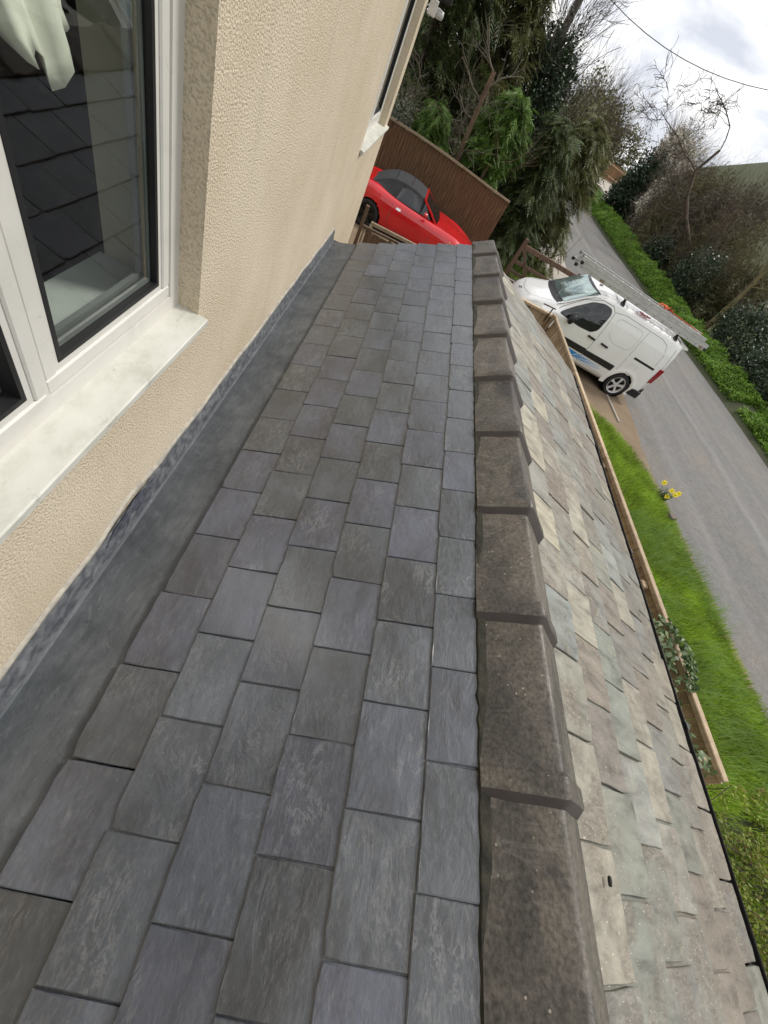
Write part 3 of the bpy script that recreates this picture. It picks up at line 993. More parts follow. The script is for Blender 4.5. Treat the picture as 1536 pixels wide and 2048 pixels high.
slate_vars = [slate_mesh('slate', 0.25, 0.40, 0.0075, 0.0022, 100 + k, MT['slate']) for k in range(12)]
short_vars = [slate_mesh('slate', 0.25, 0.26, 0.0075, 0.0022, 200 + k, MT['slate']) for k in range(6)]
old_vars = [slate_mesh('weathered_slate', 0.268, 0.46, 0.013, 0.0075, 300 + k, MT['old']) for k in range(14)]

def lay(me, name, origin, u, v, n, y, sx, tilt, yaw=0.0, lift=0.0, roll=0.0):
    o = bpy.data.objects.new(name, me)
    COL.objects.link(o)
    o.parent = roof
    v2 = v * math.cos(tilt) - n * math.sin(tilt)
    n2 = n * math.cos(tilt) + v * math.sin(tilt)
    m = Matrix((u * sx, v2, n2)).transposed().to_4x4()
    m.translation = Vector((origin.x, y, origin.z)) + n * lift - RO
    o.matrix_local = m @ Matrix.Rotation(yaw, 4, 'Z') @ Matrix.Rotation(roll, 4, 'Y')
    return o

JI = {  # joints along each course, in gauges, read off the photograph
 0: [-6.6,-5.2,-3.85,-2.5,-1.17,0.15,1.47,2.78,4.12,5.43,6.75,8.08,9.45,10.85,12.22,13.56,14.94,16.34,17.7,18.96,20.33,21.77],
 1: [-7.3,-5.9,-4.5,-3.15,-1.81,-.5,.83,2.14,3.46,4.78,6.14,7.46,8.83,10.21,11.55,12.94,14.28,15.65,17.09,18.47,19.86,21.21],
 2: [-6.5,-5.2,-3.85,-2.5,-1.19,.15,1.48,2.79,4.13,5.43,6.76,8.12,9.47,10.85,12.23,13.63,15.0,16.44,17.83,19.21,20.59,21.99],
 3: [-7.1,-5.75,-4.4,-3.05,-1.72,-.46,.87,2.19,3.53,4.87,6.2,7.53,8.9,10.3,11.62,12.97,14.38,15.81,17.22,18.59,19.99,21.41],
 4: [-6.5,-5.2,-3.85,-2.5,-1.19,.15,1.49,2.82,4.15,5.5,6.83,8.19,9.56,10.97,12.37,13.72,15.1,16.49,17.95,19.36,20.83,22.23],
 5: [-7.1,-5.8,-4.5,-3.2,-1.85,-.52,.84,2.15,3.48,4.8,6.16,7.48,8.86,10.23,11.61,13.04,14.39,15.82,17.23,18.63,20.09,21.59,23.05]}
T_I = 0.0075
tiltI = math.atan(T_I / G)
rr = random.Random(7)
for c in range(6):
    org = OI + vI * (c * G)
    ye_ = yend(org.x + 0.09)
    js = [j * G for j in JI[c]] + [ye_]
    for a, b2 in zip(js[:-1], js[1:]):
        wd = b2 - a - 0.0035
        if wd < 0.04:
            continue
        lay(rr.choice(short_vars if c == 5 else slate_vars), 'slate', org + vI * rr.uniform(-0.0035, 0.003), Vector((0, -1, 0)), vI, nI, (a + b2) / 2 + rr.uniform(-0.001, 0.001), wd / 0.25,
            tiltI + rr.uniform(-0.004, 0.002), rr.uniform(-0.006, 0.006), rr.uniform(0.0, 0.0018), rr.uniform(-0.004, 0.004))

GO, WO = 0.243, 0.2695
tiltO = math.atan(0.012 / GO)
for c in range(7):
    s_tail = 0.272 + GO * c
    org = OO + dO * s_tail
    ye_ = yend(org.x - 0.1)
    y = -1.55 + (0.5 * WO if c % 2 else 0.0)
    while y < ye_ - 0.03:
        wd = min(WO * rr.uniform(0.97, 1.03), ye_ - y)
        lay(rr.choice(old_vars), 'weathered_slate', org + dO * rr.uniform(-0.012, 0.010), Vector((0, 1, 0)), -dO, nO, y + wd / 2, (wd - 0.011) / 0.268,
            tiltO + rr.uniform(-0.012, 0.004), rr.uniform(-0.008, 0.008), rr.uniform(0.0, 0.006), rr.uniform(-0.014, 0.014)).color = (1, 1, 1, min(0.85, max(0.0, (c - 2.2) * 0.16 + rr.uniform(-0.25, 0.25))))
        y += wd

# boarding under the slates, front and end walls
eave = OO + dO * 1.745
dk = RB()
def skew(poly, y0, ofs):
    n = len(poly)
    v = [(x, y0, z) for x, z in poly] + [(x, yend(x) - ofs, z) for x, z in poly]
    f = [tuple(range(n)), tuple(range(2 * n - 1, n - 1, -1))] + [(i, i + n, (i + 1) % n + n, (i + 1) % n) for i in range(n)]
    return v, f
pk = (0.895, H - 1.045)
top = [(-0.30, OI.z - 0.05), (0.70, OI.z + 0.97 * math.tan(sI) - 0.045), pk, (1.06, 2.47), (eave.x - 0.06, eave.z + 0.02 - 0.04)]
bot = [(eave.x - 0.06, eave.z - 0.14), (0.9, 2.25), (-0.30, 1.85)]
dk.add(*skew(top + bot, -1.6, 0.02))
dk.build('roof_boarding', MT['deck'], roof)
wl_ = RB()
wl_.box((2.30, -1.5, 0), (2.42, 4.4, 1.70))
wl_.box((-0.50, 4.10, 0), (2.30, 4.18, 1.82))
wl_.build('wall', MT['render'], roof)

# lead gutter between wall and slates
rws = []
prof = [(-0.5035, 2.022), (-0.4985, 2.0125), (-0.4935, 2.0120), (-0.488, 2.0065), (-0.46, 2.014), (-0.42, 2.026), (-0.36, 2.048), (-0.31, 2.067), (-0.26, 2.086), (-0.16, 2.124)]
for y in np.linspace(-1.6, 4.27, 260):
    row = []
    for k, (x, z) in enumerate(prof):
        n1 = mnoise.noise((y * 2.3, k * 0.5, 0.2)) * 0.006 + mnoise.noise((y * 9, k * 1.1, 4.2)) * 0.0025
        row.append((x, y, z + (n1 if 3 < k < 8 else 0)))
    rws.append(row)
rws.append([(x, 4.275, z - 0.05) for x, z in prof])
lead = RB().grid(rws).build('lead_gutter', MT['lead'], roof, smooth=True)
smooth_by_angle(lead, 30)
rws = []
for y in np.linspace(-1.6, 4.26, 520):
    row = []
    for k in range(7):
        t = k / 6
        n2 = mnoise.noise((y * 24, k * 0.9, 8.2)) * 0.010 + mnoise.noise((y * 55, k * 1.7, 3.2)) * 0.006
        z = 2.010 + 0.098 * t
        if k == 6:
            z += mnoise.noise((y * 4, 2.2, 0)) * 0.020 + mnoise.noise((y * 19, 5.2, 0)) * 0.008
        row.append((-0.4990 - 0.0155 * t + (0.004 + n2) * math.sin(math.pi * (0.15 + 0.8 * t)), y, z))
    rws.append(row)
RB().grid(rws).build('lead_upstand', MT['upstand'], roof, smooth=True)
lp = RB()
rws = []
for y in np.linspace(0.62, 1.0, 18):          # torn and wrinkled lead upstand under the near window
    t = (y - 0.62) / 0.38
    bul = math.sin(math.pi * t)
    row = []
    for k in range(7):
        z = 2.012 + 0.0145 * k * (0.75 + 0.45 * bul)
        row.append((-0.506 + 0.006 * bul * math.sin(k * 0.6) + 0.005 * mnoise.noise((y * 22, k * 1.4, 0)), y, z + 0.012 * mnoise.noise((y * 16, 0.3 * k, 3))))
    rws.append(row)
lp.grid(rws).build('torn_lead_patch', MT['torn'], roof, smooth=True)
mf = RB()
rws = []
for y in np.linspace(-1.6, 4.24, 160):        # ragged mortar over the lead upstand
    zt = 2.116 + mnoise.noise((y * 4, 2.2, 0)) * 0.020
    if 0.60 < y < 1.02:
        zt += 0.03 * math.sin(math.pi * (y - 0.60) / 0.42)
    wv = 0.008 + 0.006 * mnoise.noise((y * 14, 9, 0)) + 0.005 * mnoise.noise((y * 40, 3, 0))
    rws.append([(-0.5195, y, zt + 0.012), (-0.5115, y, zt + 0.004), (-0.5105, y, zt - wv), (-0.5175, y, zt - wv - 0.004)])
mf.grid(rws).build('mortar_fillet', MT['mortar'], roof, smooth=True)
ed = RB()
ed.add([(-0.5, 4.272, 2.012), (-0.5, 4.272, 1.88), (-0.27, 4.285, 1.94), (-0.27, 4.285, 2.08), (-0.42, 4.275, 2.02)], [(0, 1, 2, 3, 4)])
ed.build('valley_end', MT['black'], roof)

# ridge tiles with a thick collar on the near end of each
def ridge_mesh(L, seed):
    aL, aR = R(31.5), R(37.0)
    lL, lR = 0.188, 0.188
    def prof(off, rad=0.016):
        """outer profile from the left foot over a softened apex to the right foot"""
        nL, nR = Vector((-math.sin(aL), math.cos(aL))), Vector((math.sin(aR), math.cos(aR)))
        dL, dR = Vector((-math.cos(aL), -math.sin(aL))), Vector((math.cos(aR), -math.sin(aR)))
        M2 = Matrix(((dL.x, -dR.x), (dL.y, -dR.y)))
        t = M2.inverted() @ ((nR - nL) * off)
        A = nL * off + dL * t[0]
        fl, fr_ = nL * off + dL * lL, nR * off + dR * lR
        p = [fl.lerp(A, k / 4) for k in range(4)]
        a_, b_ = A + dL * rad, A + dR * rad
        for k in range(5):
            q = k / 4
            p.append(a_ * (1 - q) ** 2 + A * 2 * q * (1 - q) + b_ * q * q)
        p += [fr_.lerp(A, k / 4) for k in (3, 2, 1, 0)]
        return [(q.x, q.y) for q in p]
    mb = MB()
    st = [(-0.040, 0.010), (-0.036, 0.014), (-0.002, 0.041), (0.003, 0.044), (0.046, 0.042), (0.054, 0.034), (0.06, 0.032), (L * 0.55, 0.027), (L, 0.022)]
    rings = [[(x, y, z) for x, z in prof(off)] + [(x, y, z) for x, z in prof(0.0)][::-1] for y, off in st]
    n = len(rings[0])
    V = [p for r in rings for p in r]
    F, mi = [], []
    h = n // 2
    for a in range(len(rings) - 1):
        for k in range(n):
            k2 = (k + 1) % n
            F.append((a * n + k, a * n + k2, (a + 1) * n + k2, (a + 1) * n + k))
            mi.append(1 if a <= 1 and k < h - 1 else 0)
    for a in (0, len(rings) - 1):
        for k in range(h - 1):
            F.append((a * n + k, a * n + k + 1, a * n + n - 2 - k, a * n + n - 1 - k))
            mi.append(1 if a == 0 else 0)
    mb.add(V, F)
    mb.m = mi
    mb.v = [(x + 0.0012 * mnoise.noise((y * 9 + seed, x * 20, 1)), y + 0.004 * mnoise.noise((x * 26, z * 26, seed)), z + 0.0014 * mnoise.noise((y * 12, x * 15, seed))) for x, y, z in mb.v]
    return mb

cy_ = [-1.31, -0.83, -0.355, 0.122, 0.602, 1.067, 1.55, 2.046, 2.55, 3.07, 3.59, 4.106, 4.50]
RAX, RAZ = 0.894, H - 0.925
for i in range(len(cy_) - 1):
    L = cy_[i + 1] - cy_[i] + 0.02
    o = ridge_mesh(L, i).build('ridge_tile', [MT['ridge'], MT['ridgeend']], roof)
    smooth_by_angle(o, 40)
    o.location = (RAX - RO.x + rr.uniform(-0.003, 0.003), cy_[i] - RO.y, RAZ - RO.z + rr.uniform(-0.003, 0.003))
    o.rotation_euler = (0, rr.uniform(-0.012, 0.012), rr.uniform(-0.006, 0.006))
# mortar bed along both feet of the ridge tiles
mbm = RB()
for side, x0, z0 in ((-1, 0.722, 2.546), (1, 1.050, 2.522)):
    rws = []
    for y in np.linspace(-1.6, 4.43, 200):
        wv = 0.004 + 0.006 * abs(mnoise.noise((y * 13, side, 0))) + 0.006 * mnoise.noise((y * 37, side, 4))
        rws.append([(x0 - side * 0.02, y, z0 + 0.016), (x0, y, z0 + 0.007), (x0 + side * wv * 0.6, y, z0 + 0.005), (x0 + side * wv, y, z0 - 0.010)])
    mbm.grid(rws)
mbm.build('mortar_bed', MT['moss'], roof)

# black gutter at the eaves
gt = RB()
rws = []
for y in np.linspace(-1.6, yend(2.66) + 0.03, 30):
    ring = []
    for k in range(13):
        a = R(-8 + 196 * k / 12)
        ring.append((eave.x + 0.050 * math.cos(math.pi + a) + 0.022, y, eave.z - 0.030 - 0.050 * math.sin(a)))
    rws.append(ring)
gt.grid(rws)
gut = gt.build('gutter', MT['blackpvc'], roof, smooth=True)
sg = gut.modifiers.new('thickness', 'SOLIDIFY')
sg.thickness = 0.003
for y in (-0.55, 0.75, 2.05, 3.35, 4.5):
    cb = RB()
    rws = []
    for yy in (y - 0.02, y + 0.02):
        rws.append([(eave.x + 0.022 + 0.054 * math.cos(math.pi + R(-10 + 200 * k / 12)), yy, eave.z - 0.03 - 0.054 * math.sin(R(-10 + 200 * k / 12))) for k in range(13)])
    cb.grid(rws)
    cb.box((eave.x + 0.066, y - 0.02, eave.z - 0.036), (eave.x + 0.084, y + 0.02, eave.z - 0.018))
    cb.build('gutter_clip', MT['blackpvc'], roof)

# a small dark lump on an old slate
def on_outer(s, y, lift=0.0):
    return OO + dO * s + nO * lift + Vector((0, y, 0))
lm = MB()
lm.lathe([(0.0, -0.013), (0.0045, -0.011), (0.006, 0), (0.005, 0.009), (0.0, 0.012)], 10, 'y')
lump = tag(lm.build('dirt_lump', MT['lumpd'], smooth=True), 'small dark oval lump lying on a pale lichened slate below the ridge', 'debris')
lump.location = on_outer(0.17, -0.02, 0.014)
lump.rotation_euler = (0, 0.36, -0.15)

# ------------------------------------------------------------------ fences and gates
fence = thing('timber_fence', 'new pale timber fence with capped top between gutter and grass verge', 'fence', (3.3, 4.0, 0))
FO = Vector(fence.location)
class FB(MB):
    def build(s, *a, **k):
        s.v = [(p[0] - FO.x, p[1] - FO.y, p[2] - FO.z) for p in s.v]
        return MB.build(s, *a, **k)
def fx(y):
    return 3.42 - 0.034 * (y - 0.6)
bme = MB().box((-0.009, -0.0485, 0), (0.009, 0.0485, 1.535), 0, 0.002)
board0 = bme.build('board', MT['newwood'], fence)
y = 0.62
first = True
while y < 7.45:
    o = board0 if first else board0.copy()
    if not first:
        COL.objects.link(o)
        o.parent = fence
    first = False
    o.location = (fx(y) + 0.02 + rr.uniform(-0.003, 0.003) - FO.x, y - FO.y, 0.03 + rr.uniform(-0.008, 0.004))
    o.rotation_euler = (0, 0, R(90 - 90) + rr.uniform(-0.02, 0.02))
    y += 0.103
for k in range(20):                           # return run towards the house
    x = 3.15 - k * 0.105
    o = board0.copy()
    COL.objects.link(o)
    o.parent = fence
    o.location = (x - FO.x, 7.545 - 0.06 * (3.15 - x) * 3 - FO.y, 0.03 + rr.uniform(-0.008, 0.004))
    o.rotation_euler = (0, 0, R(90) + 0.18)
for (a, b2) in ((0.58, 1.55), (1.56, 3.8), (3.81, 5.7), (5.71, 7.50)):
    FB().bar((fx(a), a, 1.585), (fx(b2), b2, 1.585), 0.058, 0.045, 0, (0, 0, 1), 0.006).build('cap_rail', MT['newwood'], fence)
FB().bar((3.22, 7.52, 1.585), (1.05, 7.14, 1.585), 0.075, 0.045, 0, (0, 0, 1), 0.006).build('cap_rail', MT['newwood'], fence)
for z in (0.35, 1.2):
    FB().bar((fx(0.6) - 0.02, 0.6, z), (fx(7.45) - 0.02, 7.45, z), 0.04, 0.07).build('rail', MT['newwood'], fence)
    FB().bar((3.2, 7.48, z), (1.05, 7.10, z), 0.04, 0.07).build('rail', MT['newwood'], fence)
for yy in (0.7, 2.1, 3.7, 5.6, 7.47):
    FB().box((fx(yy) - 0.085, yy - 0.04, 0), (fx(yy) - 0.022, yy + 0.04, 1.56 if yy < 7 else 1.63), 0, 0.006).build('post', MT['newwood'], fence)
FB().bar((3.05, 7.50, 1.45), (2.98, 7.36, 1.72), 0.02, 0.03).bar((2.87, 7.57, 1.66), (3.02, 7.34, 1.74), 0.02, 0.02).build('gate_latch', MT['brownwood'], fence)

reed = thing('reed_fence', 'brown reed screen fence with a pale top rail behind the red car', 'fence', (0.8, 13.4, 0))
rd = MB()
rws = []
NX = 300
def rtop(x):
    return 1.80 + 0.035 * math.sin((x + 1.4) * 1.1)
for i in range(NX + 1):
    x = -2.6 + 5.1 * i / NX
    dy = 0.010 * ((i * 7919) % 5 - 2) / 2
    rws.append([(x - 0.8, dy, 0.02), (x - 0.8, dy + 0.004, 0.6), (x - 0.8, dy, 1.2), (x - 0.8, dy, rtop(x) - 0.03 + rr.uniform(-0.02, 0.0))])
o = rd.grid(rws).build('reed_panel', MT['reed'], reed, fix=False)
o['kind'] = 'stuff'
rl = MB()
for i in range(10):
    x0, x1 = -2.6 + 0.51 * i, -2.6 + 0.51 * (i + 1)
    rl.bar((x0 - 0.8, -0.01, rtop(x0)), (x1 - 0.8, -0.01, rtop(x1)), 0.05, 0.045)
rl.build('top_rail', MT['greywood'], reed)
for x in (-2.55, -0.65, 1.25, 2.45):
    MB().box((x - 0.85, 0.03, 0), (x - 0.75, 0.12, 1.78)).build('post', MT['brownwood'], reed)

fg = thing('field_gate', 'brown wooden field gate with diagonal braces beyond the van bonnet', 'gate', (3.44, 13.2, 0))
MB().box((-0.06, -0.05, 0), (0.045, 0.055, 1.36), 0, 0.008).build('post', MT['brownwood'], fg)
MB().box((1.86, -0.05, 0), (1.96, 0.05, 1.36), 0, 0.008).build('post', MT['brownwood'], fg)
MB().bar((0.05, 0, 1.18), (1.84, 0, 1.24), 0.06, 0.12, 0, (0, 0, 1), 0.006).build('top_rail', MT['brownwood'], fg)
for z in (0.28, 0.52, 0.78):
    MB().bar((0.05, 0, z), (1.84, 0, z + 0.04), 0.03, 0.08).build('rail', MT['brownwood'], fg)
MB().bar((0.06, -0.035, 1.14), (0.85, -0.035, 0.24), 0.03, 0.08).build('brace', MT['brownwood'], fg)
MB().bar((1.82, -0.035, 1.10), (0.95, -0.035, 0.24), 0.03, 0.08).build('brace', MT['brownwood'], fg)
MB().bar((1.80, -0.03, 1.18), (1.97, -0.06, 0.86), 0.04, 0.07).bar((1.66, -0.03, 1.02), (1.95, -0.05, 1.10), 0.03, 0.05).build('latch', MT['brownwood'], fg)

sgt = thing('side_gate', 'dark brown slim wooden gate post and rail against the house corner', 'gate', (-0.42, 6.32, 0))
MB().bar((-0.035, 0, 0), (-0.02, 0, 1.86), 0.045, 0.05).build('post', MT['brownwood'], sgt)
MB().bar((0.03, 0.02, 0), (0.03, 0.02, 1.62), 0.03, 0.03).build('stile', MT['greywood'], sgt)
MB().bar((-0.02, 0, 1.62), (0.62, 0.02, 1.66), 0.045, 0.03).build('top_rail', MT['brownwood'], sgt)
for k in range(5):
    MB().box((0.06 + k * 0.11, 0.0, 0.05), (0.155 + k * 0.11, 0.02, 1.60), 0, 0.003).build('board', MT['brownwood'], sgt)
tp = thing('garden_gate', 'weathered grey timber gate with inset boards beside the red car', 'gate', (-0.45, 8.95, 0))
MB().bar((-0.02, 0, 0.93), (0.95, 0.05, 0.98), 0.05, 0.06, 0, (0, 0, 1), 0.005).build('top_rail', MT['greywood'], tp)
MB().bar((0.0, 0, 0), (0.0, 0, 0.90), 0.06, 0.09).build('stile', MT['greywood'], tp)
MB().bar((0.92, 0.05, 0), (0.92, 0.05, 0.94), 0.06, 0.09).build('stile', MT['greywood'], tp)
MB().bar((0.05, 0.01, 0.78), (0.88, 0.04, 0.82), 0.03, 0.04).build('rail', MT['greywood'], tp)
for k in range(7):
    MB().box((0.05 + k * 0.122, 0.005, 0.04), (0.165 + k * 0.122, 0.022, 0.77), 0, 0.003).build('board', MT['brownwood'], tp)
MB().box((0.42, -0.03, 0.72), (0.47, 0.0, 0.88), 0, 0.004).build('hinge_block', MT['brownwood'], tp)

def zg(x, y):
    return ground_z(x, y)
pf = thing('panel_fence', 'orange-brown closeboard fence panel beyond the gravel entrance down the road', 'fence', (26, 84, zg(26, 84)))
for k in range(34):
    MB().box((-3.6 + k * 0.2, -0.012, 0.15), (-3.6 + k * 0.2 + 0.19, 0.012 + 0.006 * (k % 2), 2.0)).build('board', MT['panelwood'], pf)
for z in (0.5, 1.7):
    MB().box((-3.6, -0.07, z), (3.2, -0.02, z + 0.12)).build('rail', MT['newwood'], pf)
for x in (-3.62, -0.2, 3.2):
    MB().box((x - 0.06, -0.09, 0), (x + 0.06, 0.03, 2.05)).build('post', MT['newwood'], pf)
MB().box((-3.6, -0.03, -0.1), (3.2, 0.02, 0.15)).build('gravel_board', MT['greywood'], pf)

# ------------------------------------------------------------------ vehicles
class Shell:
    """car body surface lofted from cross sections; x forward, y left, z up"""
    def __init__(s, section, sub=4):
        s.section, s.sub = section, sub
        s.cache = {}
    def pts(s, x):
        k = round(x, 4)
        if k not in s.cache:
            s.cache[k] = s.section(x)
        return s.cache[k]
    def S(s, x, t, eps=0.0):
        p = s.pts(x)
        t = min(max(t, 0), len(p) - 1.0001)
        i = int(t)
        f = t - i
        y = p[i][0] + (p[i + 1][0] - p[i][0]) * f
        z = p[i][1] + (p[i + 1][1] - p[i][1]) * f
        if eps:
            d = Vector((0, p[i + 1][0] - p[i][0], p[i + 1][1] - p[i][1]))
            q = s.pts(x + 0.02)
            dx = Vector((0.02, q[i][0] + (q[i + 1][0] - q[i][0]) * f - y, q[i][1] + (q[i + 1][1] - q[i][1]) * f - z))
            n = dx.cross(d)
            if n.length > 1e-9:
                n.normalize()
                if n.y < 0 or (abs(n.y) < 0.05 and n.z < 0):
                    n = -n
                if i >= len(p) - 4 and n.z < 0:
                    n = -n
                return (x + n.x * eps, y + n.y * eps, z + n.z * eps)
        return (x, y, z)
    def side_t(s, x, z, lo, hi):
        p = s.pts(x)
        for i in range(lo, hi):
            if p[i][1] <= z <= p[i + 1][1] and p[i + 1][1] > p[i][1]:
                return i + (z - p[i][1]) / (p[i + 1][1] - p[i][1])
        return hi if z > p[hi][1] else lo
    def side_y(s, x, z, lo=2, hi=9):
        return s.S(x, s.side_t(x, z, lo, hi))[1]
    def top_z(s, x, y):
        p = s.pts(x)
        y = abs(y)
        for i in range(len(p) - 1, 0, -1):
            if p[i][0] <= y <= p[i - 1][0] + 1e-9:
                d = p[i - 1][0] - p[i][0]
                return p[i][1] + (p[i - 1][1] - p[i][1]) * ((y - p[i][0]) / d if d > 1e-9 else 0)
        return p[-1][1]
    def body(s, xs, holes=()):
        """holes: (x, z, r) wheel openings"""
        bm = bmesh.new()
        n = (len(s.pts(xs[0])) - 1) * s.sub + 1
        for sg in (1, -1):
            g = []
            for x in xs:
                row = []
                for k in range(n):
                    px, py, pz = s.S(x, k / s.sub)
                    for (hx, hz, hr) in holes:
                        r = math.hypot(px - hx, pz - hz)
                        if abs(r - hr) < 0.020 and py > 0.45 and r > 1e-6:
                            px, pz = hx + (px - hx) * hr / r, hz + (pz - hz) * hr / r
                    row.append(bm.verts.new((px, sg * py, pz)))
                g.append(row)
            for a in range(len(xs) - 1):
                for k in range(n - 1):
                    q = [g[a][k], g[a + 1][k], g[a + 1][k + 1], g[a][k + 1]]
                    c = sum((v.co for v in q), Vector()) / 4
                    if abs(c.y) > 0.45 and any(math.hypot(c.x - hx, c.z - hz) < hr for hx, hz, hr in holes):
                        continue
                    bm.faces.new(q if sg > 0 else q[::-1])
            for row, fl in ((g[0], 1), (g[-1], -1)):
                q = row[:]
                cv = bm.verts.new((row[0].co.x, 0, (row[0].co.z + row[-1].co.z) / 2))
                for k in range(n - 1):
                    bm.faces.new((cv, row[k], row[k + 1]) if fl * sg > 0 else (cv, row[k + 1], row[k]))
        bmesh.ops.remove_doubles(bm, verts=bm.verts[:], dist=0.0008)
        bmesh.ops.recalc_face_normals(bm, faces=bm.faces[:])
        me = bpy.data.meshes.new('body')
        bm.to_mesh(me)
        bm.free()
        for p in me.polygons:
            p.use_smooth = True
        return me
    def side_poly(s, mb, poly, eps=0.005, side=1, mi=0, lo=2, hi=9, dens=0.06):
        """a flat-edged panel laid on the side of the body; poly of (x, z)"""
        pts = []
        n = len(poly)
        for i in range(n):
            a, b = poly[i], poly[(i + 1) % n]
            k = max(1, int(math.hypot(b[0] - a[0], b[1] - a[1]) / dens))
            for q in range(k):
                pts.append((a[0] + (b[0] - a[0]) * q / k, a[1] + (b[1] - a[1]) * q / k))
        cx0 = sum(p[0] for p in pts) / len(pts)
        cz0 = sum(p[1] for p in pts) / len(pts)
        rings = []
        for f in (1.0, 0.66, 0.33):
            rings.append([(cx0 + (x - cx0) * f, cz0 + (z - cz0) * f) for x, z in pts])
        m = len(pts)
        V = [(x, side * (s.side_y(x, z, lo, hi) - 0.004), z) for x, z in rings[0]]
        for r in rings:
            V += [(x, side * (s.side_y(x, z, lo, hi) + eps), z) for x, z in r]
        V.append((cx0, side * (s.side_y(cx0, cz0, lo, hi) + eps), cz0))
        F = []
        for r in range(3):
            for i in range(m):
                j = (i + 1) % m
                F.append((r * m + i, r * m + j, (r + 1) * m + j, (r + 1) * m + i))
        for i in range(m):
            F.append((3 * m + i, 3 * m + (i + 1) % m, 4 * m))
        return mb.add(V, F, mi)
    def seam(s, mb, line, w=0.006, side=1, eps=0.0015, lo=2, hi=9, mi=0):
        for a, b in zip(line[:-1], line[1:]):
            k = max(1, int(math.hypot(b[0] - a[0], b[1] - a[1]) / 0.08))
            for q in range(k):
                p0 = (a[0] + (b[0] - a[0]) * q / k, a[1] + (b[1] - a[1]) * q / k)
                p1 = (a[0] + (b[0] - a[0]) * (q + 1) / k, a[1] + (b[1] - a[1]) * (q + 1) / k)
                d = Vector((p1[0] - p0[0], p1[1] - p0[1]))
                if d.length < 1e-6:
                    continue
                nn = Vector((-d.y, d.x)).normalized() * w / 2
                V = []
                for (x, z) in ((p0[0] - nn.x, p0[1] - nn.y), (p1[0] - nn.x, p1[1] - nn.y), (p1[0] + nn.x, p1[1] + nn.y), (p0[0] + nn.x, p0[1] + nn.y)):
                    V.append((x, side * (s.side_y(x, z, lo, hi) + eps), z))
                mb.add(V, [(0, 1, 2, 3)], mi)
        return mb

def round_poly(poly, r=0.05, n=4):
    out = []
    m = len(poly)
    for i in range(m):
        p, a, b = Vector(poly[i]), Vector(poly[i - 1]), Vector(poly[(i + 1) % m])
        da, db = (a - p), (b - p)
        ra = min(r, da.length * 0.45)
        rb = min(r, db.length * 0.45)
        p0, p1 = p + da.normalized() * ra, p + db.normalized() * rb
        for k in range(n + 1):
            t = k / n
            q = p0 * (1 - t) ** 2 + p * 2 * t * (1 - t) + p1 * t * t
            out.append((q.x, q.y))
    return out

def wheel(parent, x, y, r, wdt, side, tyre_m, rim_m, spokes=5, hub=True):
    """tyre with the rim as its sub-part; side +1: outer face towards +y"""
    mb = MB()
    h = wdt / 2
    mb.lathe([(r * 0.70, side * h * 0.70), (r * 0.73, side * h * 0.98), (r * 0.86, side * h * 1.05), (r * 0.95, side * h * 0.96), (r, side * h * 0.72), (r, -side * h * 0.72), (r * 0.95, -side * h), (r * 0.7, -side * h)], 40, 'y')
    t = mb.build('wheel', tyre_m, parent, smooth=True)
    t.location = (x, y, r)
    rb = MB()
    rb.lathe([(r * 0.72, side * h * 0.80), (r * 0.735, side * h * 0.95), (r * 0.70, side * h * 0.98), (r * 0.665, side * h * 0.85), (r * 0.65, side * h * 0.1)], 40, 'y')
    rb.lathe([(0.0, side * h * 0.86), (r * 0.10, side * h * 0.86), (r * 0.17, side * h * 0.78), (r * 0.17, side * h * 0.3)], 24, 'y')
    for k in range(spokes):
        a = 2 * math.pi * k / spokes + 0.35
        ca, sa = math.cos(a), math.sin(a)
        V = []
        for rad, wd, d0 in ((r * 0.12, r * 0.085, 0.80), (r * 0.40, r * 0.075, 0.90), (r * 0.685, r * 0.13, 0.86)):
            for q in (-1, 1):
                for dep in (d0, d0 - 0.34):
                    V.append((ca * rad - sa * wd * q, side * h * dep, sa * rad + ca * wd * q))
        F = []
        for b0 in (0, 4):
            F += [(b0, b0 + 4, b0 + 6, b0 + 2), (b0 + 1, b0 + 3, b0 + 7, b0 + 5), (b0, b0 + 1, b0 + 5, b0 + 4), (b0 + 2, b0 + 6, b0 + 7, b0 + 3)]
        rb.add(V, F)
    rm = rb.build('rim', rim_m, t)
    smooth_by_angle(rm, 30)
    db = MB()
    db.lathe([(0.0, 0.0), (r * 0.64, 0.0), (r * 0.66, side * h * 0.35)], 32, 'y')
    db.build('brake_disc', MT['black'], t)
    return t

def interp(tab):
    xs = [q[0] for q in tab]
    return lambda x: [float(np.interp(x, xs, [q[i] for q in tab])) for i in range(1, len(tab[0]))]

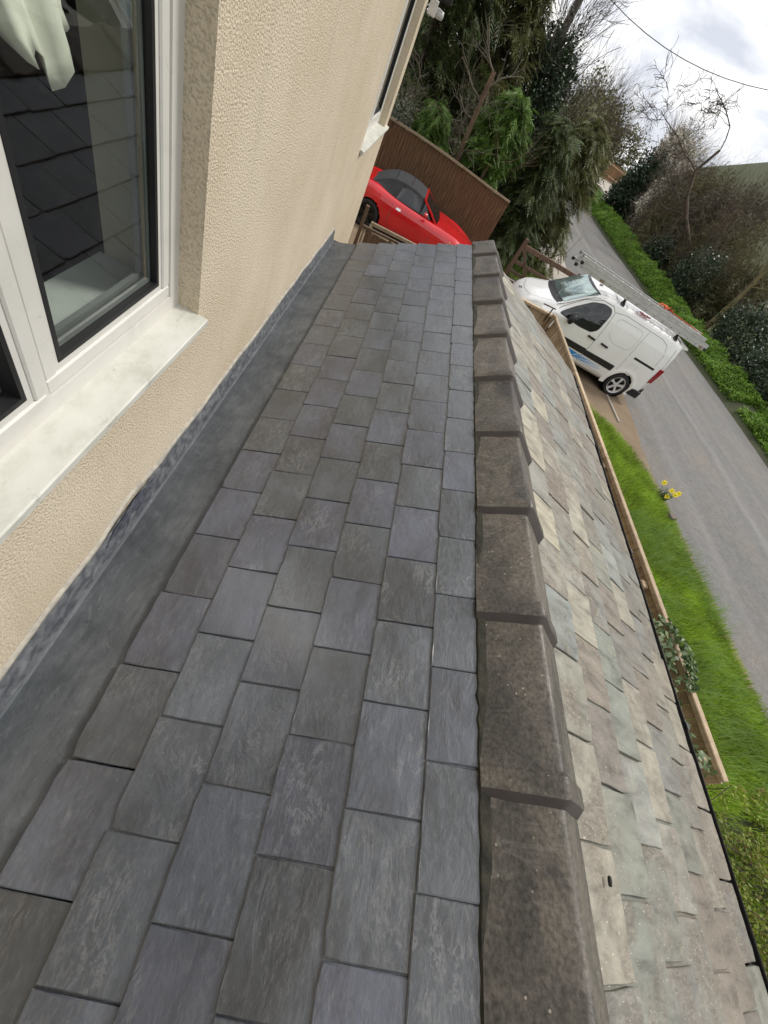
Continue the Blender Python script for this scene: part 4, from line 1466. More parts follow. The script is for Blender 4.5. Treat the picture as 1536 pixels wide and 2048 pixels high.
# ---- white van
van = thing('white_van', 'white panel van with blue sill stripes and a ladder on its roof', 'van', (5.43, 10.92, 0.016), R(180.6))
XO = 2.19
vt = interp([  # x from the rear: belt half-width, roof half-width, roof height, underside
 (0.00, 0.78, 0.62, 1.62, 0.34), (0.03, 0.83, 0.67, 1.72, 0.30), (0.10, 0.875, 0.705, 1.79, 0.26), (0.30, 0.900, 0.72, 1.815, 0.24), (0.8, 0.905, 0.72, 1.83, 0.22),
 (1.6, 0.905, 0.72, 1.835, 0.22), (2.2, 0.905, 0.715, 1.82, 0.22), (2.55, 0.905, 0.70, 1.785, 0.22), (2.80, 0.905, 0.69, 1.72, 0.22), (3.0, 0.905, 0.69, 1.585, 0.22),
 (3.25, 0.905, 0.70, 1.375, 0.22), (3.47, 0.900, 0.73, 1.185, 0.22), (3.58, 0.898, 0.745, 1.125, 0.22), (3.75, 0.890, 0.74, 1.075, 0.22), (3.95, 0.870, 0.71, 1.02, 0.21), (4.12, 0.830, 0.66, 0.945, 0.21),
 (4.25, 0.76, 0.57, 0.85, 0.21), (4.33, 0.66, 0.46, 0.74, 0.22), (4.38, 0.50, 0.34, 0.60, 0.25)])
def vsec(x):
    w, wt, zt, zb = vt(x)
    zbelt = min(1.02, zt - 0.16)
    p = [(0, zb), (w - 0.12, zb), (w - 0.03, zb + 0.08), (w - 0.006, zb + (zbelt - zb) * 0.32), (w, zb + (zbelt - zb) * 0.62), (w - 0.006, zbelt)]
    ze = zt - min(0.14, (zt - zbelt) * 0.45)
    a, b = (w - 0.006, zbelt), (wt + 0.035, ze)
    bul = 0.022 * min(1, (ze - zbelt) / 0.5)
    for k in (1, 2, 3):
        t = k / 3
        p.append((a[0] + (b[0] - a[0]) * t + bul * math.sin(math.pi * t), a[1] + (b[1] - a[1]) * t))
    d = zt - ze
    p += [(wt + 0.012, ze + d * 0.42), (wt - 0.03, ze + d * 0.72), (wt - 0.10, ze + d * 0.90), (wt * 0.5, zt), (0, zt + 0.012)]
    return p
vs = Shell(vsec)
xs = sorted(set([0, 0.015, 0.03, 0.06, 0.10, 0.15, 0.2] + list(np.linspace(0.25, 4.2, 118)) + [4.25, 4.29, 4.33, 4.355, 4.38]))
WHL = [(0.75, 0.318), (3.478, 0.318)]
vb_me = vs.body(xs, [(hx, hz, 0.365) for hx, hz in WHL])
vroot = vb = None
def vpart(name, me_or_mb, mats, smooth=False, parent=None):
    """builds a van part in the shell's own axes, then shifts it to the van's middle"""
    if isinstance(me_or_mb, MB):
        o = me_or_mb.build(name, mats, parent or van, smooth=smooth)
    else:
        o = link(name, me_or_mb, mats, parent or van)
    if parent is None:
        o.location = (-XO, 0, 0)
    return o
vpart('body', vb_me, MT['white'])
m = MB()
for hx, hz in WHL:
    for sd_ in (1, -1):
        m.lathe([(0.372, sd_ * 0.885), (0.372, sd_ * 0.45), (0.0, sd_ * 0.45)], 28, 'y', (hx, 0, hz))
m.box((0.5, -0.6, 0.20), (4.0, 0.6, 0.26))
vpart('wheel_arch_liner', m, MT['black'])
for sd_ in (1, -1):
    for hx, hz in WHL:                        # flared arch lips
        m = MB()
        V, F = [], []
        n = 26
        for k in range(n + 1):
            a = R(-14 + 208 * k / n)
            for rr_, e in ((0.362, 0.004), (0.372, 0.022), (0.425, 0.018), (0.50, -0.002)):
                x, z = hx + rr_ * math.cos(a), hz + rr_ * math.sin(a)
                V.append((x, sd_ * (vs.side_y(x, max(z, 0.27)) + e), z))
        for k in range(n):
            for q in range(3):
                F.append((k * 4 + q, k * 4 + q + 1, k * 4 + q + 5, k * 4 + q + 4))
        m.add(V, F)
        vpart('wheel_arch', m, MT['white'], True)
for hx, hz in WHL:
    for sd_ in (1, -1):
        wheel(van, hx - XO, sd_ * 0.815, 0.318, 0.205, sd_, MT['tyre'], MT['alloy'])
for sd_ in (1, -1):
    gw = round_poly([(3.36, 1.06), (3.06, 1.335), (2.80, 1.545), (2.55, 1.625), (2.34, 1.62), (2.27, 1.53), (2.30, 1.16), (2.42, 1.055), (2.75, 1.03)], 0.06)
    m = MB()
    vs.side_poly(m, [(2.81 + (x - 2.81) * 1.035, 1.32 + (z - 1.32) * 1.055) for x, z in gw], 0.003, sd_)
    vpart('window_rubber', m, MT['black'])
    m = MB()
    vs.side_poly(m, gw, 0.006, sd_)
    vpart('door_window', m, MT['carglass'])
    m = MB()                                  # door shuts
    vs.seam(m, [(2.17, 0.36), (2.16, 1.0), (2.20, 1.60), (2.32, 1.69), (2.62, 1.68), (3.0, 1.50), (3.42, 1.10)], 0.010, sd_)
    vs.seam(m, [(1.10, 0.50), (1.12, 0.80), (1.16, 1.30), (1.14, 1.66)], 0.008, sd_)
    vs.seam(m, [(2.20, 1.62), (1.9, 1.68), (0.72, 1.68), (0.50, 1.62), (0.38, 1.42), (0.36, 1.14)], 0.008, sd_)
    vs.seam(m, [(2.17, 0.36), (1.28, 0.34)], 0.008, sd_)
    vs.seam(m, [(0.20, 1.66), (0.12, 1.20), (0.10, 0.50)], 0.010, sd_)
    vs.seam(m, [(3.42, 1.08), (3.40, 0.80), (3.05, 0.62), (3.02, 0.40)], 0.008, sd_)
    vpart('door_gap', m, MT['seam'])
    m = MB()                                  # pressed panel outlines
    for line in (round_poly([(2.02, 1.58), (1.24, 1.60), (1.24, 1.12), (1.75, 1.08), (2.02, 1.22)], 0.12), ):
        vs.seam(m, line[:-2], 0.010, sd_, 0.002)
    vs.seam(m, round_poly([(0.92, 0.93), (0.70, 0.93), (0.70, 0.78), (0.92, 0.78)], 0.03) + [(0.9, 0.93)], 0.006, sd_)
    vpart('pressed_line', m, MT['softseam'])
    for a, b in ((3.16, 2.175), (2.16, 1.22)):
        m = MB()
        vs.side_poly(m, round_poly([(a, 0.545), (a, 0.675), (b, 0.695), (b, 0.545)], 0.02), 0.016, sd_)
        vpart('side_moulding', m, MT['black'])
    m = MB()
    vs.side_poly(m, [(0.98, 1.045), (0.98, 1.095), (0.30, 1.095), (0.30, 1.045)], 0.004, sd_)
    vpart('door_rail', m, MT['black'])
    for hx in (2.40, 1.98):
        m = MB()
        vs.side_poly(m, round_poly([(hx, 0.945), (hx, 0.985), (hx - 0.22, 0.975), (hx - 0.22, 0.935)], 0.015), 0.028, sd_)
        vpart('door_handle', m, MT['black'])
    m = MB()                                  # blue vinyl stripes fading into thin lines
    vs.side_poly(m, [(2.95, 0.385), (2.95, 0.515), (2.27, 0.505), (2.40, 0.385)], 0.0035, sd_)
    for k in range(12):
        x0 = 2.24 - k * 0.072
        wd = 0.056 * (1 - k / 13)
        vs.side_poly(m, [(x0 + 0.13, 0.385), (x0, 0.505), (x0 - wd, 0.505), (x0 - wd + 0.13, 0.385)], 0.0035, sd_)
    vpart('blue_stripes', m, MT['blue'])
    m = MB()
    vs.side_poly(m, round_poly([(0.155, 1.15), (0.04, 1.15), (0.02, 0.80), (0.10, 0.72), (0.14, 0.78)], 0.03), 0.012, sd_)
    m.box((-0.012, min(sd_ * 0.70, sd_ * 0.84), 0.75), (0.05, max(sd_ * 0.70, sd_ * 0.84), 1.14))
    vpart('tail_lamp', m, MT['redlens'])
    m = MB()
    m.lathe([(0, -0.06), (0.075, -0.045), (0.105, 0.0), (0.085, 0.06), (0.0, 0.085)], 12, 'x', (3.06, sd_ * 1.00, 1.10))
    m.v = [(x, y, 1.10 + (z - 1.10) * 1.25) for x, y, z in m.v]
    m.bar((3.10, sd_ * 0.88, 1.04), (3.06, sd_ * 0.98, 1.08), 0.05, 0.05)
    vpart('door_mirror', m, MT['black'], True)
    m = MB()
    V, F = [], []
    for i in range(9):                        # headlamp laid into the wing
        for j in range(6):
            u, v_ = i / 8, j / 5
            x = 3.80 + 0.46 * u
            t = 5.6 + (v_ * 3.4) * (0.45 + 0.55 * math.sin(math.pi * min(1, u * 0.9 + 0.1)))
            q = vs.S(x, t, 0.006)
            V.append((q[0], sd_ * q[1], q[2]))
    for i in range(8):
        for j in range(5):
            F.append((i * 6 + j, i * 6 + j + 1, i * 6 + j + 7, i * 6 + j + 6))
    m.add(V, F)
    hl = vpart('headlamp', m, MT['lens'], True)
    m = MB()
    V = []
    for i in range(4):
        for j in range(4):
            q = vs.S(4.08 + 0.14 * i / 3, 6.0 + 1.5 * j / 3, 0.010)
            V.append((q[0], sd_ * q[1], q[2]))
    m.add(V, [(i * 4 + j, i * 4 + j + 1, i * 4 + j + 5, i * 4 + j + 4) for i in range(3) for j in range(3)])
    vpart('indicator', m, MT['amber'], True)
# windscreen with black surround, cowl and wipers
def vtop_patch(mb, x0, x1, half, eps, nx=14, ny=14, arc=0.0):
    rws = []
    for i in range(nx + 1):
        row = []
        for j in range(ny + 1):
            v_ = -1 + 2 * j / ny
            x = x0 + (x1 - x0) * i / nx - arc * v_ * v_
            hw = half(x)
            y = v_ * hw
            z = vs.top_z(x, y)
            dz = (vs.top_z(x + 0.02, y) - vs.top_z(x - 0.02, y)) / 0.04
            n = Vector((-dz, 0, 1)).normalized() * eps
            row.append((x + n.x, y, z + n.z))
        rws.append(row)
    return mb.grid(rws)
vpart('windscreen_surround', vtop_patch(MB(), 2.80, 3.60, lambda x: vt(x)[1] + 0.012, 0.004, arc=0.10), MT['black'], True)
vpart('windscreen', vtop_patch(MB(), 2.86, 3.46, lambda x: vt(x)[1] - 0.035, 0.008, arc=0.08), MT['screen'], True)
m = MB()
m.tube([(3.53, 0.45, 1.155), (3.40, 0.10, 1.275), (3.36, -0.20, 1.315)], 0.009, 6)
m.tube([(3.53, -0.25, 1.165), (3.44, -0.55, 1.245)], 0.009, 6)
vpart('wiper', m, MT['black'])
m = MB()                                      # bonnet shut line and badge
for sg in (1, -1):
    V = []
    for k in range(13):
        x = 3.62 + 0.56 * k / 12
        y = 0.60 - 0.16 * (k / 12) ** 2
        for o_ in (0, 0.008):
            V.append((x, sg * (y + o_), vs.top_z(x, y + o_) + 0.002))
    m.add(V, [(2 * k, 2 * k + 1, 2 * k + 3, 2 * k + 2) for k in range(12)])
V = []
for k in range(17):
    y = -0.46 + 0.92 * k / 16
    for o_ in (0, 0.008):
        x = 4.19 - 0.10 * (y / 0.46) ** 2 + o_
        V.append((x, y, vs.top_z(x, y) + 0.002))
m.add(V, [(2 * k, 2 * k + 1, 2 * k + 3, 2 * k + 2) for k in range(16)])
vpart('bonnet_gap', m, MT['seam'])
m = MB()
for q in ((4.24, 0.04, 0.865), (4.27, -0.03, 0.845)):
    m.box((q[0] - 0.03, q[1] - 0.06, q[2] - 0.01), (q[0] + 0.02, q[1] + 0.05, q[2] + 0.012), 0, 0.004)
vpart('badge', m, MT['chrome'])
m = MB()
m.box((-0.06, -0.84, 0.34), (0.16, 0.84, 0.56), 0, 0.04)
m.box((-0.03, -0.88, 0.30), (0.36, -0.80, 0.46), 0, 0.02)
m.box((-0.03, 0.80, 0.26), (0.36, 0.895, 0.46), 0, 0.02)
vpart('rear_bumper', m, MT['black'])
m = MB()
m.prism([(0.22, 1.815), (-0.09, 1.775), (-0.11, 1.735), (0.06, 1.70)], -0.66, 0.66)
vpart('roof_spoiler', m, MT['white'])
m = MB()
for x in (2.16, 0.42):                         # roof bars on black feet
    for sg in (1, -1):
        m.box((x - 0.05, sg * 0.66 - 0.045, 1.775), (x + 0.05, sg * 0.66 + 0.045, 1.80), 0, 0.006)
        m.bar((x - 0.035, sg * 0.67, 1.79), (x + 0.02, sg * 0.62, 1.90), 0.035, 0.05)
        m.bar((x + 0.040, sg * 0.64, 1.79), (x - 0.01, sg * 0.60, 1.90), 0.035, 0.03)
vpart('rack_foot', m, MT['black'])
for x in (2.16, 0.42):
    m = MB()
    m.box((x - 0.018, -0.66, 1.885), (x + 0.018, 0.66, 1.905), 0, 0.004)
    vpart('roof_bar', m, MT['black'])
m = MB()
m.tube([(2.62, 0.05, 1.785), (2.56, 0.05, 1.83), (2.50, 0.05, 1.845)], 0.008, 6)
m.box((2.58, 0.02, 1.78), (2.66, 0.08, 1.792))
vpart('aerial', m, MT['black'])

# ---- aluminium ladder in three sections on the roof bars
lad = thing('ladder', 'triple aluminium extension ladder lying on the van roof bars', 'ladder', (6.0, 10.42, 1.93), R(0.3))
rung_me = None
for s_ in range(3):
    z0 = 0.0 + s_ * 0.078
    a, b = ((-2.10, 1.98), (-2.02, 2.02), (-2.06, 1.84))[s_]
    for y in (-0.20 + 0.018 * s_, 0.20 - 0.018 * s_):
        sg = -1 if y < 0 else 1
        mb = MB()
        mb.box((a, y - 0.0025, z0), (b, y + 0.0025, z0 + 0.070))
        mb.box((a, y - sg * 0.022, z0), (b, y + sg * 0.008, z0 + 0.006))
        mb.box((a, y - sg * 0.022, z0 + 0.066), (b, y + sg * 0.008, z0 + 0.072))
        mb.build('rail', MT['alu'], lad)
    x = a + 0.14
    while x < b - 0.08:
        if rung_me is None:
            mb = MB()
            mb.tube([(0, -0.195, 0), (0, 0.195, 0)], 0.014, 6)
            rg_ = mb.build('rung', MT['alu'], lad)
            rung_me = rg_.data
        else:
            rg_ = bpy.data.objects.new('rung', rung_me)
            COL.objects.link(rg_)
            rg_.parent = lad
        rg_.location = (x, 0, z0 + 0.036)
        pl = MB()
        yy = -0.20 + 0.018 * s_
        pl.lathe([(0, -0.004), (0.012, -0.004), (0.012, 0.0)], 8, 'y', (x, yy - 0.0022, z0 + 0.036))
        pl.build('rung_end', MT['black'], lad)
        x += 0.28
for (x, y, z) in ((-2.12, -0.21, 0.02), (-2.02, -0.19, 0.10), (-2.10, 0.21, 0.02), (1.98, -0.20, 0.03)):
    MB().box((x - 0.03, y - 0.018, z - 0.02), (x + 0.05, y + 0.018, z + 0.045), 0, 0.01).build('end_cap', MT['black'], lad)
m = MB()
for q in ((-2.10, 0.12), (-2.08, -0.12), (-2.14, 0.0)):
    m.lathe([(0, -0.015), (0.028, -0.015), (0.032, 0), (0.028, 0.015), (0, 0.015)], 14, 'y', (q[0] + 0.03, q[1], 0.22))
m.build('roller', MT['spacer'], lad, smooth=True)
for x in (-1.35, 1.86):
    MB().box((x - 0.06, -0.2062, 0.008), (x + 0.06, -0.2032, 0.062)).build('paper_label', MT['greywood'], lad)

def ribbon(mb, pts, w, seed=0):
    rws = []
    for i, p in enumerate(pts):
        d = Vector(pts[min(i + 1, len(pts) - 1)]) - Vector(pts[max(i - 1, 0)])
        sd_ = d.cross(Vector((0.2, 0.3, 1))).normalized() * w / 2
        rws.append([tuple(Vector(p) - sd_), tuple(Vector(p) + Vector((0, 0, 0.004))), tuple(Vector(p) + sd_)])
    return mb.grid(rws)
m = MB()
for k in range(7):
    c = Vector((6.30 + 0.05 * k, 10.40 + 0.05 * math.sin(k * 2.1), 2.185 + 0.02 * (k % 3)))
    pts = [c + Vector((0.06 * math.cos(t * 0.9 + k), 0.05 * math.sin(t * 0.9 + k * 1.7), 0.022 * math.sin(t * 1.3 + k))) for t in range(8)]
    ribbon(m, pts, 0.03)
ribbon(m, [(6.6, 10.40, 2.185), (7.0, 10.38, 2.176), (7.4, 10.37, 2.172), (7.75, 10.40, 2.172)], 0.035)
ribbon(m, [(6.55, 10.44, 2.185), (7.0, 10.45, 2.178), (7.5, 10.44, 2.172)], 0.03)
st = tag(m.build('ratchet_strap', MT['rag'], smooth=True), 'orange webbing strap bundled on top of the ladder', 'strap')
st.modifiers.new('thickness', 'SOLIDIFY').thickness = 0.003
m = MB()
for k in range(6):
    c = Vector((5.95 + 0.055 * k, 10.26 + 0.02 * math.sin(k * 2), 1.868 + 0.012 * (k % 2)))
    pts = [c + Vector((0.06 * math.cos(t + k), 0.03 * math.sin(t + k * 1.3), 0.018 * math.sin(t * 1.7 + k))) for t in range(7)]
    ribbon(m, pts, 0.035)
rg = tag(m.build('red_rag', MT['redrag'], smooth=True), 'crumpled red rag on the van roof under the ladder', 'rag')
rg.modifiers.new('thickness', 'SOLIDIFY').thickness = 0.003

# ---- red convertible
rc = thing('red_convertible', 'red two-seat convertible with its black soft top up on the gravel drive', 'car', (0.42, 12.30, 0.016), 0.0)
RXO = 1.97
rt = interp([  # x from rear: half-width, deck half-width, deck height, underside
 (0.0, 0.55, 0.42, 0.60, 0.32), (0.05, 0.66, 0.52, 0.70, 0.26), (0.15, 0.75, 0.60, 0.79, 0.21), (0.35, 0.815, 0.64, 0.865, 0.18), (0.75, 0.845, 0.66, 0.885, 0.17), (1.2, 0.835, 0.68, 0.865, 0.17), (1.7, 0.825, 0.69, 0.845, 0.17),
 (2.3, 0.835, 0.68, 0.835, 0.17), (2.6, 0.845, 0.67, 0.825, 0.17), (3.03, 0.85, 0.64, 0.775, 0.17), (3.4, 0.815, 0.58, 0.70, 0.17), (3.65, 0.75, 0.50, 0.625, 0.18), (3.82, 0.64, 0.40, 0.55, 0.21), (3.92, 0.46, 0.28, 0.47, 0.26)])
def rsec(x):
    w, wt, zt, zb = rt(x)
    zm = zb + (zt - zb) * 0.62
    p = [(0, zb), (w - 0.14, zb), (w - 0.05, zb + 0.06), (w - 0.015, zb + (zm - zb) * 0.5), (w, zm)]
    fl = 0.035 * (math.exp(-((x - 0.75) / 0.35) ** 2) + math.exp(-((x - 3.03) / 0.4) ** 2))
    for k in range(1, 6):
        a = math.pi / 2 * k / 5
        p.append((wt - 0.02 + (w - wt + 0.02) * math.cos(a), zm + (zt + fl - zm) * math.sin(a) ** 0.9))
    p += [(wt * 0.75, zt + 0.004), (wt * 0.4, zt + 0.016), (0, zt + 0.020)]
    return p
rs = Shell(rsec)
RW = [(0.76, 0.295), (3.03, 0.295)]
me = rs.body(sorted(set([0, 0.02, 0.05, 0.1, 0.15, 0.2] + list(np.linspace(0.26, 3.6, 100)) + [3.65, 3.7, 3.75, 3.8, 3.84, 3.88, 3.92])), [(hx, hz, 0.335) for hx, hz in RW])
def rpart(name, mb, mats, smooth=False):
    o = mb.build(name, mats, rc, smooth=smooth) if isinstance(mb, MB) else link(name, mb, mats, rc)
    o.location = (-RXO, 0, 0)
    return o
rpart('body', me, MT['red'])
m = MB()
for hx, hz in RW:
    for sd_ in (1, -1):
        m.lathe([(0.34, sd_ * 0.83), (0.34, sd_ * 0.42), (0.0, sd_ * 0.42)], 28, 'y', (hx, 0, hz))
m.box((0.4, -0.5, 0.15), (3.5, 0.5, 0.2))
rpart('wheel_arch_liner', m, MT['black'])
for hx, hz in RW:
    for sd_ in (1, -1):
        wheel(rc, hx - RXO, sd_ * 0.75, 0.295, 0.20, sd_, MT['tyre'], MT['darkalloy'], 5)
ht = interp([(0.62, 0.66, 0.56, 0.875), (0.72, 0.69, 0.56, 0.955), (0.92, 0.70, 0.545, 1.085), (1.12, 0.70, 0.53, 1.17), (1.40, 0.70, 0.53, 1.205), (1.70, 0.70, 0.53, 1.195), (1.90, 0.70, 0.525, 1.155), (1.96, 0.70, 0.52, 1.125)])
def hsec(x):
    w, wt, zt = ht(x)
    zb = rt(x)[2] - 0.02
    zt = max(zt, zb + 0.03)
    p = [(0, zb), (w - 0.01, zb), (w, zb + 0.01)]
    for k in range(1, 7):
        t = k / 6
        p.append((w + (wt - w) * t, zb + 0.01 + (zt - 0.055 - zb - 0.01) * t))
    p += [(wt - 0.015, zt - 0.03), (wt - 0.06, zt - 0.012), (wt * 0.6, zt - 0.002), (0, zt)]
    return p
hsx = Shell(hsec)
rpart('soft_top', hsx.body(list(np.linspace(0.62, 1.96, 36))), MT['hood'])
m = MB()
for x in (1.12, 1.52):
    V = []
    for k in range(13):
        y = -0.50 + 1.0 * k / 12
        for o_ in (0, 0.014):
            V.append((x + o_, y, hsx.top_z(x + o_, y) + 0.003))
    m.add(V, [(2 * k, 2 * k + 1, 2 * k + 3, 2 * k + 2) for k in range(12)])
rpart('top_seam', m, MT['black'])
for sd_ in (-1, 1):
    m = MB()
    hsx.side_poly(m, round_poly([(1.92, 0.86), (1.90, 1.07), (1.60, 1.125), (1.36, 1.12), (1.29, 0.865)], 0.03), 0.005, sd_, lo=2, hi=8)
    rpart('side_window', m, MT['carglass'])
    m = MB()
    m.add([(1.965, sd_ * 0.705, 0.86), (2.24, sd_ * 0.715, 0.855), (1.975, sd_ * 0.60, 1.085)], [(0, 1, 2)])
    rpart('quarter_light', m, MT['carglass'])
    m = MB()
    m.bar((2.42, sd_ * 0.665, 0.825), (1.93, sd_ * 0.535, 1.125), 0.045, 0.035)
    rpart('screen_pillar', m, MT['red'])
    m = MB()
    rs.seam(m, [(1.27, 0.85), (1.27, 0.40), (1.34, 0.28), (2.28, 0.28), (2.36, 0.45), (2.36, 0.84)], 0.010, sd_, 0.002, 2, 9)
    rpart('door_gap', m, MT['seam'])
    m = MB()
    rs.side_poly(m, round_poly([(1.50, 0.70), (1.50, 0.745), (1.38, 0.745), (1.38, 0.70)], 0.022), 0.008, sd_)
    rpart('door_handle', m, MT['chrome'])
    m = MB()
    m.lathe([(0, -0.035), (0.05, -0.03), (0.062, 0.0), (0.045, 0.05), (0, 0.075)], 12, 'x', (2.07, sd_ * 0.86, 0.925))
    m.bar((2.10, sd_ * 0.74, 0.85), (2.08, sd_ * 0.83, 0.90), 0.035, 0.03)
    rpart('door_mirror', m, MT['red'], True)
    m = MB()
    m.lathe([(0, 0), (0.012, 0.004), (0.016, 0)], 8, 'y', (2.90, 0, 0.70))
    m.v = [(x, sd_ * (rs.side_y(x, z, 2, 9) + 0.004 + y), z) for x, y, z in m.v]
    rpart('side_repeater', m, MT['amber'])
m = MB()
rws = []
for i in range(9):
    t = i / 8
    row = []
    for j in range(13):
        v_ = -1 + 2 * j / 12
        hw = 0.66 + (0.52 - 0.66) * t
        x = 2.47 - 0.51 * t - 0.05 * v_ * v_ * (1 - 0.4 * t)
        row.append((x, v_ * hw, 0.848 + (1.125 - 0.848) * t + 0.006))
    rws.append(row)
rpart('windscreen', m.grid(rws), MT['carglass'], True)
m = MB()
m.bar((1.95, -0.535, 1.13), (1.95, 0.535, 1.13), 0.05, 0.03)
rpart('screen_rail', m, MT['red'])
m = MB()
V = []
for sg in (1, -1):                            # bonnet shuts
    b0 = len(V)
    for k in range(15):
        x = 2.50 + 1.05 * k / 14
        y = 0.56 - 0.10 * k / 14
        for o_ in (0, 0.008):
            V.append((x, sg * (y + o_), rs.top_z(x, y + o_) + 0.002))
    m.add(V[b0:], [(2 * k, 2 * k + 1, 2 * k + 3, 2 * k + 2) for k in range(14)])
rpart('bonnet_gap', m, MT['seam'])

# ------------------------------------------------------------------ roadside pole and wire
pole = tag(MB().tube([(0, 0, 0), (0, 0, 9.5)], [0.14, 0.10], 12).build('telegraph_pole', MT['pole'], smooth=True), 'brown wooden telegraph pole rising behind the ivy-clad tree', 'pole')
pole.location = (2.42, 19.7, 0)
pts = []
for k in range(37):
    t = k / 36
    pts.append(Vector((2.42 + (30 - 2.42) * t, 19.6 + 2.4 * t, 6.086 - 2.70 * t + 23.36 * t * t)))
tag(MB().tube(pts, 0.010, 5).build('telephone_wire', MT['pole']), 'thin sagging telephone wire crossing the cloudy sky', 'wire')

# ------------------------------------------------------------------ plants
def unit(v):
    return v / np.maximum(np.linalg.norm(v, axis=-1, keepdims=True), 1e-9)

def leaf_arrays(C, size, aspect=0.55, rngs=rng, flat=0.0, D=None):
    """diamond leaves at points C"""
    n = len(C)
    d = unit(rngs.normal(size=(n, 3))) if D is None else unit(D + rngs.normal(size=(n, 3)) * 0.45)
    if flat:
        d[:, 2] *= (1 - flat)
        d = unit(d)
    p = unit(np.cross(d, unit(rngs.normal(size=(n, 3)) + np.array([0, 0, flat * 4]))))
    s = (size * rngs.uniform(0.6, 1.35, n))[:, None]
    nrm = np.cross(d, p)
    V = np.stack([C - d * s * 0.5, C + p * s * aspect * 0.5 + nrm * s * 0.08, C + d * s * 0.5, C - p * s * aspect * 0.5 + nrm * s * 0.08], 1).reshape(-1, 3)
    return V

def quads_obj(name, V, mat, parent=None):
    n = len(V) // 4
    return np_mesh(name, V, np.arange(4 * n), np.full(n, 4), mat, parent)

def frond_obj(name, C, D, L, mat, parent=None, pairs=5, rngs=rng):
    """feathery sprays: small pointed leaflets either side of a drooping axis"""
    n = len(C)
    D = unit(D)
    side = unit(np.cross(D, unit(rngs.normal(size=(n, 3)) * 0.5 + np.array([0, 0, 1.0]))))
    tris = []
    for k in range(pairs + 1):
        t = k / (pairs + 1)
        base = C + D * (L * t)[:, None] + np.array([0, 0, -1.0]) * (L * 0.25 * t * t)[:, None]
        if k == pairs:
            tip = base + D * (L * 0.30)[:, None] + np.array([0, 0, -1.0]) * (L * 0.12)[:, None]
            tris.append(np.stack([base - side * (L * 0.05)[:, None], base + side * (L * 0.05)[:, None], tip], 1))
            continue
        l = L * (0.50 - 0.32 * t)
        for sg in (-1, 1):
            tip = base + (D * 0.75 + sg * side * 0.70 + np.array([0, 0, -0.18])) * (l * rngs.uniform(0.75, 1.2, n))[:, None]
            b2 = base + D * (L * 0.13)[:, None]
            tris.append(np.stack([base, b2, tip], 1))
    V = np.concatenate(tris, 0).reshape(-1, 3)
    m_ = len(V) // 3
    return np_mesh(name, V, np.arange(3 * m_), np.full(m_, 3), mat, parent)

def seg_obj(name, segs, mat, parent=None, n=4):
    a = np.array([(*s[0], *s[1], s[2], s[3]) for s in segs], dtype=np.float64)
    p0, p1, r0, r1 = a[:, 0:3], a[:, 3:6], a[:, 6], a[:, 7]
    d = unit(p1 - p0)
    ref = np.where(np.abs(d[:, 2:3]) < 0.9, np.array([[0, 0, 1.0]]), np.array([[1.0, 0, 0]]))
    x = unit(np.cross(d, ref))
    y = np.cross(d, x)
    N = len(a)
    V = np.zeros((N, 2 * n, 3))
    for k in range(n):
        t = 2 * math.pi * k / n
        o = x * math.cos(t) + y * math.sin(t)
        V[:, k] = p0 + o * r0[:, None]
        V[:, n + k] = p1 + o * r1[:, None]
    F = []
    for k in range(n):
        k2 = (k + 1) % n
        F.append([k, k2, n + k2, n + k])
    F = np.array(F)[None] + (np.arange(N) * 2 * n)[:, None, None]
    return np_mesh(name, V.reshape(-1, 3), F.reshape(-1), np.full(N * n, 4), mat, parent, smooth=True)

def grow(base, d, L, r, depth, rq, kids=(3, 5), spread=0.75, wob=0.22, trop=0.05, shrink=0.62, out=None, tips=None, rmin=0.003, nseg=4, rsh=0.62):
    if out is None:
        out = []
    p = np.array(base, float)
    d = np.array(d, float)
    d /= np.linalg.norm(d)
    pts = [(p.copy(), d.copy(), r)]
    for i in range(nseg):
        d = d + np.array([rq.gauss(0, wob), rq.gauss(0, wob), rq.gauss(0, wob) + trop])
        d /= np.linalg.norm(d)
        q = p + d * L / nseg
        r2 = max(rmin, r * (1 - 0.55 * (i + 1) / nseg))
        out.append((tuple(p), tuple(q), pts[-1][2], r2))
        p = q
        pts.append((p.copy(), d.copy(), r2))
    if tips is not None and depth <= 1:
        tips.extend([(tuple(a[0]), tuple(a[1])) for a in pts[1:]])
    if depth > 0:
        for k in range(rq.randint(*kids)):
            i = rq.randint(1, nseg)
            bp, bd, br = pts[i]
            nd = bd + np.array([rq.gauss(0, spread), rq.gauss(0, spread), rq.gauss(0, spread) * 0.8])
            grow(bp, nd, L * shrink * rq.uniform(0.7, 1.2), max(rmin, br * rsh), depth - 1, rq, kids, spread, wob, trop, shrink, out, tips, rmin, max(2, nseg - (depth < 2)), rsh)
    return out

def blob_points(n, c, rad, rngs=rng, shell=0.55, lump=0.35, seed=0.0):
    """points filling a lumpy ellipsoid, denser towards its surface"""
    u = unit(rngs.normal(size=(n, 3)))
    lum = np.array([1 + lump * mnoise.noise((a[0] * 2.1 + seed, a[1] * 2.1, a[2] * 2.1 - seed)) + lump * 0.6 * mnoise.noise((a[0] * 5 + seed, a[1] * 5, a[2] * 5)) for a in u])
    rr_ = (shell + (1 - shell) * rngs.random(n)) ** 0.8
    P = u * (rr_ * lum)[:, None] * np.array(rad) + np.array(c)
    return P, u

